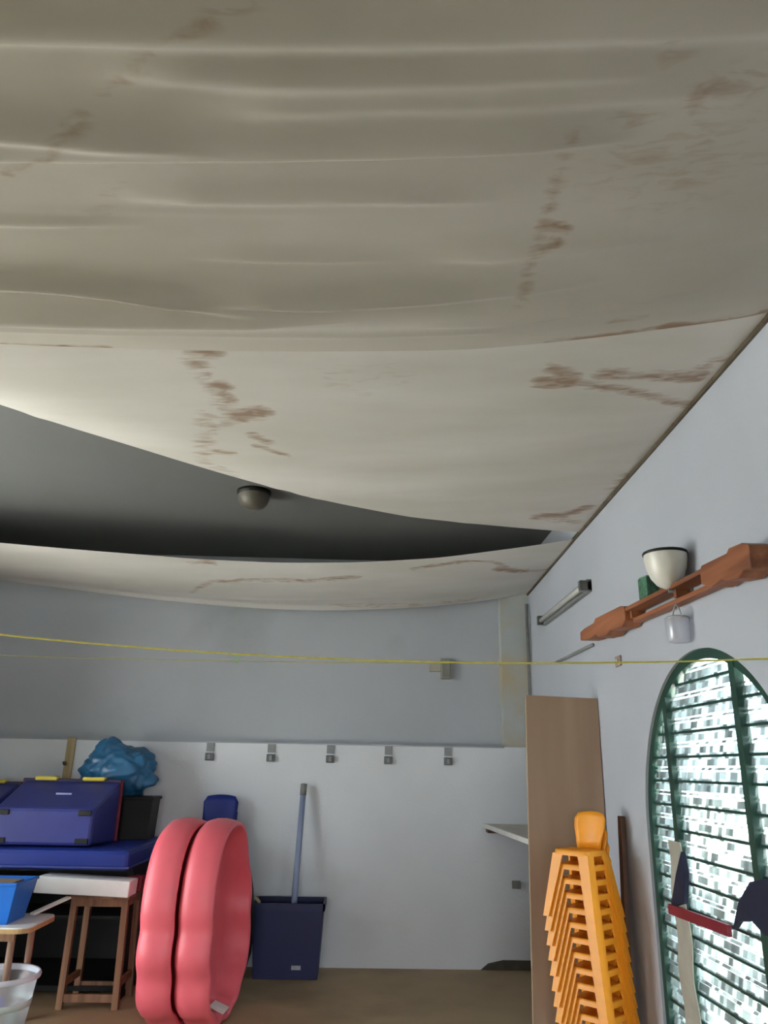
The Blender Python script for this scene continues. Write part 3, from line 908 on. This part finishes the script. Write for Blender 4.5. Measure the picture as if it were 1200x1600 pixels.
# ------------------------------------------------------------------ tall board, stick and orange chairs
b0, b1 = onY(5.0, 822, 1086), onY(5.0, 834, 1600)
bl = thing('tall_board', 'tall brown laminate board standing behind the orange chairs', 'board', (0, 5.0, 0))
z0b = 0.0
xb0 = b0[0]+(b1[0]-b0[0])*(b0[2]-0.0)/(b0[2]-b1[2])
MB().hexa([(xb0, 0, 0), (XR-0.012, 0, 0), (XR-0.012, 0.022, 0), (xb0, 0.022, 0)],
          [(b0[0], 0, b0[2]), (XR-0.004, 0, b0[2]-0.012), (XR-0.004, 0.022, b0[2]-0.012), (b0[0], 0.022, b0[2])]).build('panel', W_BOARD, bl)
MB().hexa([(xb0-0.003, -0.001, 0), (xb0, -0.001, 0), (xb0, 0.023, 0), (xb0-0.003, 0.023, 0)],
          [(b0[0]-0.003, -0.001, b0[2]), (b0[0], -0.001, b0[2]), (b0[0], 0.023, b0[2]), (b0[0]-0.003, 0.023, b0[2])]).build('edge_band', wood('edge_band_wood', (188, 166, 140), (170, 148, 122)), bl)
st0 = onX(XR-0.03, 967, 1275)
tag(MB().hexa([(XR-0.075, st0[1]-0.045, 0), (XR-0.05, st0[1]-0.045, 0), (XR-0.05, st0[1]+0.02, 0), (XR-0.075, st0[1]+0.02, 0)],
              [(XR-0.028, st0[1]-0.025, st0[2]), (XR-0.003, st0[1]-0.025, st0[2]), (XR-0.003, st0[1]+0.035, st0[2]), (XR-0.028, st0[1]+0.035, st0[2])]).build('wooden_batten', W_DARK, bevel=0.003), 'dark brown wooden batten leaning on the wall behind the orange chairs', 'batten')

def make_chair(name, m_, label, group, w=0.205, d=0.205, hz=0.33, back=0.19, splay=0.047):
    """child's one-piece plastic chair, front towards -y, origin on the floor under the seat centre"""
    t = thing(name, label, 'chair', group=group)
    s = MB()
    R_ = 0.03
    def rr(hw, hd, z, n=4):
        out = []
        for (cx, cy, a0) in ((hw-R_, hd-R_, 0), (-hw+R_, hd-R_, 90), (-hw+R_, -hd+R_, 180), (hw-R_, -hd+R_, 270)):
            for k in range(n+1):
                q = math.radians(a0+90*k/n)
                out.append((cx+R_*math.cos(q), cy+R_*math.sin(q), z))
        return out
    loops = [rr(w/2*1.07, d/2*1.07, hz-0.028), rr(w/2*1.04, d/2*1.04, hz-0.008), rr(w/2, d/2, hz), rr(w/2*0.85, d/2*0.85, hz-0.006)]
    n = len(loops[0])
    vs = [p for l in loops for p in l]
    fs = []
    for i in range(len(loops)-1):
        fs += [(i*n+k, i*n+(k+1) % n, (i+1)*n+(k+1) % n, (i+1)*n+k) for k in range(n)]
    fs.append(tuple(3*n+k for k in range(n)))
    s.add(vs, fs)
    s.build('seat', m_, t, True, fix=True)
    for sx in (-1, 1):
        for sy in (-1, 1):
            lg = MB()
            th = 0.010
            def cr(z, off, wd):
                x, y = sx*(w/2*1.05+off), sy*(d/2*1.05+off)
                return [(x, y, z), (x-sx*wd, y, z), (x-sx*wd, y-sy*th, z), (x-sx*th, y-sy*th, z), (x-sx*th, y-sy*wd, z), (x, y-sy*wd, z)]
            a_, b_ = cr(0, splay, 0.034), cr(hz-0.02, 0.0, 0.062)
            lg.add(a_+b_, [(0, 1, 2, 3, 4, 5), (6, 11, 10, 9, 8, 7)]+[(k, (k+1) % 6, (k+1) % 6+6, k+6) for k in range(6)])
            lg.build('leg', m_, t)
    bk = MB()
    nb = 8
    vs = []
    for zz, lean, hw in ((hz-0.005, 0.0, 0.30), (hz+0.05, 0.008, 0.34), (hz+back*0.55, 0.02, 0.40), (hz+back*0.85, 0.032, 0.41), (hz+back, 0.04, 0.33)):
        for side in (0, 1):
            for k in range(nb+1):
                u = k/nb*2-1
                x = u*w*hw*1.15
                y = d/2*0.98+lean-0.018*u*u*1.0 + side*0.009
                vs.append((x, y, zz-0.012*u*u*(1 if zz > hz+back*.8 else 0)))
    fs = []
    r_ = nb+1
    for i in range(4):
        o_ = i*2*r_
        for k in range(nb):
            fs.append((o_+k, o_+k+1, o_+2*r_+k+1, o_+2*r_+k))
            fs.append((o_+r_+k, o_+3*r_+k, o_+3*r_+k+1, o_+r_+k+1))
        fs.append((o_, o_+2*r_, o_+3*r_, o_+r_))
        fs.append((o_+nb, o_+r_+nb, o_+3*r_+nb, o_+2*r_+nb))
    o_ = 8*r_
    for k in range(nb):
        fs.append((o_+k, o_+k+1, o_+r_+k+1, o_+r_+k))
        fs.append((k, r_+k, r_+k+1, k+1))
    bk.add(vs, fs)
    bk.build('backrest', m_, t, True)
    return t
ORD = ['', 'second', 'third', 'fourth', 'fifth', 'sixth', 'seventh', 'eighth', 'ninth', 'tenth', 'eleventh']
NCH = 12
ch0 = make_chair('stacking_chair', M_ORANGE, '', 'stacked orange chairs')
DZ = 0.0705
for i in range(NCH):
    o = ch0 if i == 0 else copy_tree(ch0)
    k = NCH-1-i                                # 0 = topmost
    o['label'] = ('topmost orange plastic child chair of the tall stack, its backrest free' if k == 0 else
                  'bottom orange plastic child chair of the stack before the board' if i == 0 else
                  'orange plastic child chair, %s from the top of the stack' % ORD[k])
    o.location = (1.293-0.006*i, 4.55-0.002*i, i*DZ)
    o.rotation_euler = (0, 0, math.radians(-47))

# ------------------------------------------------------------------ pink shell halves standing on edge
def make_shell(name, label):
    t = thing(name, label, 'sand box', group='pink shell halves')
    RB = 0.592
    def Rf(q):
        c = 1.0
        for cu, am, wd in ((181, .055, 7), (207, .06, 7), (236, .045, 8), (262, .03, 7), (290, .03, 8), (312, .05, 8), (335, -.06, 14), (356, .05, 8), (42, .22, 26)):
            dd = (math.degrees(q)-cu+180) % 360-180
            c -= am*math.exp(-(dd/wd)**2)
        return c
    prof = [(0.0, -0.200), (0.45, -0.200), (0.72, -0.195), (0.82, -0.170), (0.88, -0.09), (0.905, -0.02), (0.92, 0.0), (0.945, 0.003), (0.965, -0.008),
            (0.985, -0.05), (1.0, -0.11), (0.998, -0.16), (0.98, -0.205), (0.93, -0.238), (0.84, -0.250), (0.45, -0.252), (0.0, -0.252)]
    n = 120
    vs, fs = [], []
    for (kk, off) in prof:
        for j in range(n):
            q = 2*math.pi*j/n
            r = RB*kk*(1+(Rf(q)-1)*min(1, max(0, (kk-0.45)/0.45)))
            se = (abs(math.cos(q))**2.7+abs(math.sin(q))**2.7)**(-1/2.7)
            vs.append((off*0.87, 0.86*r*se*math.cos(q), r*se*math.sin(q)))
    for i in range(len(prof)-1):
        for j in range(n):
            fs.append((i*n+j, i*n+(j+1) % n, (i+1)*n+(j+1) % n, (i+1)*n+j))
    MB().add(vs, fs).build('shell_body', M_PINK, t, True)
    return t
s_near = onY(5.06, 333, 1440)
s_far = onY(6.02, 392, 1450)
ctr = Vector((float(s_near[0]+s_far[0])/2, 5.50, 0.585))
ang = math.atan2(float(s_far[0]-s_near[0]), 0.96)
sA = make_shell('shell_sandbox', 'right hand pink shell sandbox half, hollow side showing')
sA.location = ctr
sA.rotation_euler = (0, 0, -ang)
MB().box((-0.05, -0.07, 0.0), (0.05, 0.07, 0.006), Matrix.Rotation(math.radians(20), 4, 'Y')).build('sticker', M_WHITE, sA, loc=(-0.055, 0.02, -0.508))
sB = copy_tree(sA)
sB['label'] = 'left hand pink shell sandbox half, pressed behind the other'
sB.location = ctr+Vector((-0.223, 0.0, 0))
for c_ in list(sB.children):
    if c_.name.startswith('sticker'):
        bpy.data.objects.remove(c_)

# ------------------------------------------------------------------ blue storage bin with the broom stick
y_b = 6.52
A, B_ = onY(y_b, 393, 1412), onY(y_b, 508, 1412)
xm, hw = (A[0]+B_[0])/2, (B_[0]-A[0])/2
HB = float(A[2])
bn = thing('storage_bin', 'large navy plastic storage bin on the floor with a stick in it', 'bin', (xm, y_b+0.17, 0))
def taper_box(bw, bd, tw, td, h, th, z0=0.0):
    m_ = MB()
    def q(a_, b_, z): return [(-a_, -b_, z), (a_, -b_, z), (a_, b_, z), (-a_, b_, z)]
    L_ = [q(bw, bd, z0), q(tw, td, h), q(tw-th, td-th, h), q(bw-th, bd-th, z0+th)]
    vs = [p for l in L_ for p in l]
    fs = [(3, 2, 1, 0)]
    for i in range(3):
        fs += [(i*4+k, i*4+(k+1) % 4, (i+1)*4+(k+1) % 4, (i+1)*4+k) for k in range(4)]
    fs.append((12, 13, 14, 15))
    return m_.add(vs, fs)
taper_box(hw*0.86, 0.145, hw*0.97, 0.165, HB, 0.008).build('body', M_NAVY, bn, bevel=0.006)
rimm = MB()
for (a_, b_, c_, d_) in ((-hw, hw, -0.178, -0.160), (-hw, hw, 0.160, 0.178), (-hw, -hw+0.016, -0.178, 0.178), (hw-0.016, hw, -0.178, 0.178)):
    rimm.box((a_, c_, HB-0.045), (b_, d_, HB+0.004))
rimm.build('rim', M_NAVY, bn)
pl = onY(y_b, 462, 1513)
MB().box((pl[0]-xm-0.035, -0.158, pl[2]-0.014), (pl[0]-xm+0.035, -0.146, pl[2]+0.014)).build('label_sticker', mat('pale_sticker', (176, 180, 190), 0.6, 0.1, 30), bn)
# stick
t0 = onY(6.86, 475, 1225)
t1 = onY(6.66, 459, 1410)
d_ = np.array(t1)-np.array(t0)
t2 = np.array(t0)+d_*((t0[2]-0.012)/(t0[2]-t1[2]))
t2[1] = 6.62
bs = thing('broom_stick', 'grey blue broom stick leaning on the wall out of the navy bin', 'broom stick')
MB().tube([tuple(t2), tuple(np.array(t0)*.93+t2*.07)], 0.024, 14).build('shaft', mat('grey_blue_shaft', (142, 154, 186), 0.45, 0.05, 6), bs, True)
MB().tube([tuple(np.array(t0)*.935+t2*.065), tuple(t0)], 0.027, 14).build('grip', M_GREY, bs, True)
# little wooden handle showing at the bin's left edge
p = onY(y_b+0.08, 405, 1410)
tag(MB().tube([(p[0]+0.09, y_b+0.10, 0.15), (p[0]-0.005, y_b+0.08, HB+0.006), (p[0]-0.03, y_b+0.075, HB+0.03)], [0.012, 0.014, 0.012], 10).build('wooden_ladle', W_PALE, smooth=True), 'short pale wooden ladle poking out of the navy bin', 'ladle')

# ------------------------------------------------------------------ blue chairs behind the shells, black bag
cx0 = (onY(6.72, 318, 1242)[0]+onY(6.72, 370, 1242)[0])/2
zt_ = onY(6.72, 344, 1242)[2]
bc0 = make_chair('stacking_chair', M_BLUEP, '', 'stacked blue chairs', 0.30, 0.27, 0.34, 0.30, 0.05)
nbk = 9
dzb = (zt_-0.64)/(nbk-1)
for i in range(nbk):
    o = bc0 if i == 0 else copy_tree(bc0)
    o['label'] = 'topmost deep blue plastic chair behind the pink shells' if i == nbk-1 else 'deep blue plastic chair lower in the stack hidden behind the pink shells'
    o.location = (cx0, 6.66-0.002*i, i*dzb)
def blob(name, m_, c, r, lab, cat, amp=0.25, freq=3.0, seed=0, flat=None, sub=4):
    bm = bmesh.new()
    bmesh.ops.create_icosphere(bm, subdivisions=sub, radius=1.0)
    for v in bm.verts:
        p = v.co.copy()
        k = 1+amp*(noise.fractal(p*freq*0.5+Vector((seed, seed, 0)), 0.9, 2.0, 4))
        cr_ = abs(noise.noise(p*freq+Vector((seed*2, 0, 7))))
        k -= amp*0.6*(0.25-cr_)*2
        v.co = Vector((p.x*r[0]*k, p.y*r[1]*k, p.z*r[2]*k))
        if flat is not None and v.co.z < flat: v.co.z = flat
    me = bpy.data.meshes.new(name)
    bm.to_mesh(me)
    bm.free()
    me.polygons.foreach_set('use_smooth', [True]*len(me.polygons))
    me.materials.append(m_)
    o = bpy.data.objects.new(name, me)
    COL.objects.link(o)
    o.location = c
    return tag(o, lab, cat)
pb_ = onY(6.22, 398, 1385)
blob('black_bag', mat('black_bag_cloth', (14, 14, 15), 0.6, 0.2, 10), (pb_[0]-0.175, 6.2, 0.44), (0.19, 0.16, 0.46), 'black bag standing behind the pink shells', 'bag', 0.08, 2.0, 3, -0.4385)

# ------------------------------------------------------------------ left: dark unit, blue mat, crates, bag
ZM0, ZM1 = 0.815, 0.945
du = thing('backdrop_unit', 'open unit under the blue mat, blackened to stand in for shade', 'shelving', (-2.55, 6.35, 0))
M_DK = mat('shade_black_board', (20, 20, 19), 0.7, 0.2, 6)  # near black stands in for the shade under the mat
hw_ = 0.98
MB().box((-hw_, 0.50, 0), (hw_, 0.53, ZM0)).build('back_panel', M_DK, du)
for s in (-1, 1):
    MB().box((s*hw_-0.02, -0.38, 0), (s*hw_+0.02, 0.53, ZM0-0.03)).build('side_panel', M_DK, du)
MB().box((-hw_-0.02, -0.42, ZM0-0.03), (hw_+0.02, 0.53, ZM0-0.001)).build('top', M_DK, du)
MB().box((-hw_+.02, -0.30, 0.03), (hw_-.02, 0.50, 0.06)).build('bottom_shelf', M_DK, du)
MB().box((-hw_+.02, 0.0, 0.42), (hw_-.02, 0.50, 0.44)).build('shelf', M_DK, du)
mt = thing('gym_mat', 'thick blue vinyl gym mat lying on the dark unit', 'mat', (-2.52, 6.28, ZM0))
MB().box((-0.99, -0.55, 0.0), (0.99, 0.58, ZM1-ZM0)).build('cushion', M_MAT, mt, bevel=0.03)
MB().box((-0.995, -0.555, 0.012), (0.995, 0.585, 0.026)).build('seam', mat('mat_seam', (60, 72, 140), 0.5, 0.1, 10), mt, bevel=0.004)
# crates lying on their sides
fA, fB = onY(5.83, -8, 1262), onY(5.83, 147, 1320)
ZT = ZM1
cxm = (-1.835-2.54)/2
def crate(name, label):
    t = thing(name, label, 'crate', group='violet crates lying on the mat')
    w0, w1 = 0.345, 0.368                    # half widths of base and rim
    zb0, zb1 = 0.008, 0.25                   # base face, bottom / top
    zr0, zr1 = 0.0, 0.425                    # rim, bottom / top
    D = 0.50
    M_C = M_CRATE
    def fr_(d, s=1.0):
        f_ = d/D
        w_ = w0+(w1-w0)*f_
        return [(-w_, d, zb0+(zr0-zb0)*f_), (w_, d, zb0+(zr0-zb0)*f_), (w_, d, zb1+(zr1-zb1)*f_), (-w_, d, zb1+(zr1-zb1)*f_)]
    MB().hexa(fr_(0.0), fr_(D)).build('body', M_C, t, bevel=0.022)
    for sx in (-1, 1):
        for zz in (0.022, 0.205):
            MB().box((sx*0.285-0.045, -0.012, zz), (sx*0.285+0.045, 0.01, zz+0.035)).build('foot', M_BLACK, t, bevel=0.004)
    ld = MB().hexa([(-w1-0.015, D, 0.0), (w1+0.015, D, 0.0), (w1+0.015, D+0.03, 0.0), (-w1-0.015, D+0.03, 0.0)],
              [(-w1-0.015, D, 0.44), (w1+0.015, D, 0.44), (w1+0.015, D+0.03, 0.44), (-w1-0.015, D+0.03, 0.44)]).build('lid', mat('crimson_lid', (112, 22, 48), 0.45, 0.1, 8), t, bevel=0.008)
    MB().box((-w1-0.004, D-0.02, 0.418), (w1+0.004, D, 0.436)).build('rim', mat('dark_blue_rim', (24, 26, 70), 0.45, 0.1, 8), t)
    for xx in (-0.195, 0.165):
        MB().box((xx-0.085, D-0.045, 0.425), (xx+0.085, D+0.036, 0.455)).build('clip', M_YEL, ld, bevel=0.012)
    MB().box((-0.02, 0.23, 0.333), (0.09, 0.245, 0.345)).build('embossed_mark', mat('mark_pale', (150, 156, 200), 0.4, 0.1, 8), t)
    return t
c0 = crate('plastic_crate', 'violet blue plastic crate with yellow clips lying on the blue mat')
c0.location = (cxm, 5.84, ZT+0.001)
c1 = copy_tree(c0)
c1['label'] = 'violet blue crate cut off by the left picture edge, left of the other'
c1.location = (cxm-0.80, 5.95, ZT+0.001)
c1.scale = (1, 1, 0.93)
dk = thing('black_box', 'black box standing behind the violet crate under the blue bag', 'box', (-1.78, 6.60, ZT))
taper_box(0.165, 0.12, 0.18, 0.13, 0.30, 0.008).build('body', M_BLACK, dk, bevel=0.006)
MB().box((-0.19, -0.14, 0.29), (0.19, 0.14, 0.315)).build('lid', M_BLACK, dk, bevel=0.005)
bgp = onY(6.58, 188, 1208)
blob('blue_bag', mat('blue_plastic_bag', (38, 98, 140), 0.32, 0.3, 5, 0.3, 18, spec=0.6), (bgp[0]-0.02, 6.60, ZT+0.315+0.185), (0.29, 0.18, 0.225), 'crumpled blue plastic bag on the black box', 'bag', 0.21, 2.7, 5, -0.184, 5)

# ------------------------------------------------------------------ stool, foam slab, small table, tub, bucket
stl = thing('wooden_stool', 'tall brown wooden stool with a slab of white foam on it', 'stool', (-1.70, 5.75+0.17, 0))
HS = 0.66
for sx in (-1, 1):
    for sy in (-1, 1):
        MB().hexa([(sx*0.178-0.02, sy*0.16-0.02, 0), (sx*0.178+0.02, sy*0.16-0.02, 0), (sx*0.178+0.02, sy*0.16+0.02, 0), (sx*0.178-0.02, sy*0.16+0.02, 0)],
                  [(sx*0.168-0.02, sy*0.15-0.02, HS-0.02), (sx*0.168+0.02, sy*0.15-0.02, HS-0.02), (sx*0.168+0.02, sy*0.15+0.02, HS-0.02), (sx*0.168-0.02, sy*0.15+0.02, HS-0.02)]).build('leg', W_STOOL, stl)
for (x0, x1, y0, y1, z0_, z1_, nm) in ((-.15, .15, -.168, -.145, HS-.065, HS-.02, 'apron'), (-.15, .15, .145, .168, HS-.065, HS-.02, 'apron'), (-.185, -.16, -.14, .14, HS-.065, HS-.02, 'apron'), (.16, .185, -.14, .14, HS-.065, HS-.02, 'apron'),
                                      (-.16, .16, -.172, -.148, .04, .085, 'stretcher'), (-.16, .16, .148, .172, .04, .085, 'stretcher'), (-.188, -.163, -.14, .14, .12, .16, 'stretcher'), (.163, .188, -.14, .14, .12, .16, 'stretcher')):
    MB().box((x0, y0, z0_), (x1, y1, z1_)).build(nm, W_STOOL, stl)
MB().box((-0.20, -0.185, HS-0.02), (0.20, 0.185, HS)).build('seat', W_STOOL, stl, bevel=0.004)
fo = MB()
f0 = [(-0.43, -0.12), (0.215, -0.12), (0.215, 0.07), (-0.41, 0.07)]
fo.hexa([(-0.42, -0.13, 0.022), (0.205, -0.13, 0.0), (0.205, 0.07, 0.0), (-0.42, 0.07, 0.022)], [(-0.40, -0.13, 0.125), (0.21, -0.13, 0.098), (0.21, 0.07, 0.098), (-0.40, 0.07, 0.125)])
tag(fo.build('foam_slab', M_WHITE, bevel=0.006, loc=(-1.70, 5.80, HS+0.001)), 'white foam slab lying on the wooden stool under the mat', 'slab')
tag(MB().box((-0.05, -0.04, 0), (0.05, 0.04, 0.10)).build('red_box', M_RED, bevel=0.004, loc=(-1.535, 5.985, HS+0.001)), 'small dark red box on the stool behind the foam slab', 'box')

ZT2 = 0.575
tb = thing('small_table', 'low white table with rounded corner at the left picture edge', 'table', (-2.46, 5.36, 0))
def rrect(hx, hy, r, n=6):
    o_ = []
    for (cx, cy, a0) in ((hx-r, hy-r, 0), (-hx+r, hy-r, 90), (-hx+r, -hy+r, 180), (hx-r, -hy+r, 270)):
        for k in range(n+1):
            q = math.radians(a0+90*k/n)
            o_.append((cx+r*math.cos(q), cy+r*math.sin(q)))
    return o_
MB().prism(rrect(0.55, 0.24, 0.08), ZT2-0.008, ZT2, 'xy').build('table_top', M_WHITEP, tb)
MB().prism(rrect(0.553, 0.243, 0.08), ZT2-0.032, ZT2-0.008, 'xy').build('edge_band', wood('table_edge_wood', (190, 158, 112), (166, 132, 88)), tb)
for sx in (-1, 1):
    for sy in (-1, 1):
        MB().tube([(sx*0.43, sy*0.15, 0), (sx*0.43, sy*0.15, ZT2-0.032)], 0.021, 12).build('leg', wood('leg_beige', (156, 124, 104), (130, 100, 82)), tb, True)
MB().box((-0.45, -0.17, ZT2-0.085), (0.45, -0.15, ZT2-0.032)).build('apron', W_STOOL, tb)
# blue tub with hand hole
tu = thing('blue_tub', 'bright blue plastic tub on the low white table', 'tub', (-2.30, 5.34, ZT2))
body = MB()
taper_box(0.225, 0.13, 0.262, 0.16, 0.225, 0.006).build('body', M_TUB, tu, bevel=0.01)
hp = MB()
n = 12
pts = []
for k in range(n): pts.append((0.07*math.cos(2*math.pi*k/n), 0.022*math.sin(2*math.pi*k/n)))
ho = MB().prism(pts, -0.004, 0.006, 'xz').build('hand_hole', mat('tub_hand_hole', (138, 118, 104), 0.6, 0.1, 8), tu, loc=(0.02, -0.155, 0.165))
ho.rotation_euler = (math.radians(-7.5), 0, 0)
rm = MB()
for (a_, b_, c_, d_) in ((-.27, .27, -.168, -.154), (-.27, .27, .154, .168), (-.27, -.256, -.168, .168), (.256, .27, -.168, .168)):
    rm.box((a_, c_, 0.214), (b_, d_, 0.232))
rm.build('rim', M_TUB, tu, bevel=0.004)
tag(MB().box((-0.20, -0.10, 0), (0.20, 0.10, 0.012)).build('cardboard', mat('brown_cardboard', (150, 120, 88), 0.8, 0.1, 8), loc=(-2.30, 5.34, ZT2+0.21)), 'brown cardboard sheet lying in the blue tub', 'cardboard')
# white slat propped between the table and the stool
a = np.array(onY(5.50, 48, 1443)); b = np.array(onY(5.70, 108, 1402))
a[2] = ZT2+0.012
slat = MB()
dv = Vector(b-a); ln = dv.length
M_ = Matrix.Translation(Vector(a)) @ dv.to_track_quat('X', 'Z').to_matrix().to_4x4()
slat.box((0, -0.022, -0.006), (ln, 0.022, 0.006), M_)
tag(slat.build('white_slat', M_WHITEP), 'short white slat propped between the low table and the stool', 'slat')
# clear bucket with toys
bk = thing('clear_bucket', 'cloudy clear plastic bucket of toys on the floor at the left edge', 'bucket', (-2.01, 5.03, 0))
prof = [(0.0, 0.003), (0.16, 0.003), (0.168, 0.012), (0.215, 0.34)]
MB().lathe(prof, 40).build('body', clear_mat('bucket_plastic', (0.86, 0.89, 0.93), 0.08, white=0.35), bk, True)
MB().lathe([(0.212, 0.335), (0.230, 0.338), (0.234, 0.352), (0.226, 0.366), (0.213, 0.362), (0.212, 0.335)], 40).build('rim', mat('bucket_rim', (206, 210, 222), 0.4, 0.04, 8), bk, True)
MB().lathe([(0.192, 0.20), (0.198, 0.20), (0.2035, 0.235), (0.197, 0.235), (0.192, 0.20)], 40).build('hoop', mat('bucket_hoop', (190, 204, 202), 0.4, 0.04, 8), bk, True)
TOYS = [((0.02, -0.09, 0.02), (128, 176, 190), 'teal toy block at the bottom of the clear bucket'), ((0.10, -0.03, 0.02), (214, 150, 120), 'salmon toy block at the bottom of the clear bucket'),
        ((-0.06, -0.05, 0.02), (190, 196, 200), 'white toy block at the bottom of the clear bucket'), ((0.05, -0.08, 0.10), (222, 176, 140), 'peach toy block in the middle of the clear bucket'),
        ((0.10, 0.02, 0.105), (168, 200, 188), 'pale green toy block in the middle of the clear bucket'), ((-0.03, -0.06, 0.105), (150, 180, 206), 'pale blue toy block in the middle of the clear bucket'),
        ((0.04, -0.06, 0.185), (96, 88, 196), 'violet toy block on top of the toys in the clear bucket')]
for i, (p, c_, lb) in enumerate(TOYS):
    o = MB().box((-0.036, -0.036, 0), (0.036, 0.036, 0.07)).build('toy_block', mat('toy_paint_%d' % i, c_, 0.5, 0.1, 10), bevel=0.008)
    o.location = (-2.01+p[0], 5.03+p[1], p[2]-0.002)
    o.rotation_euler = (0, 0, i*0.7)
    tag(o, lb, 'toy block', 'toy blocks in the bucket')
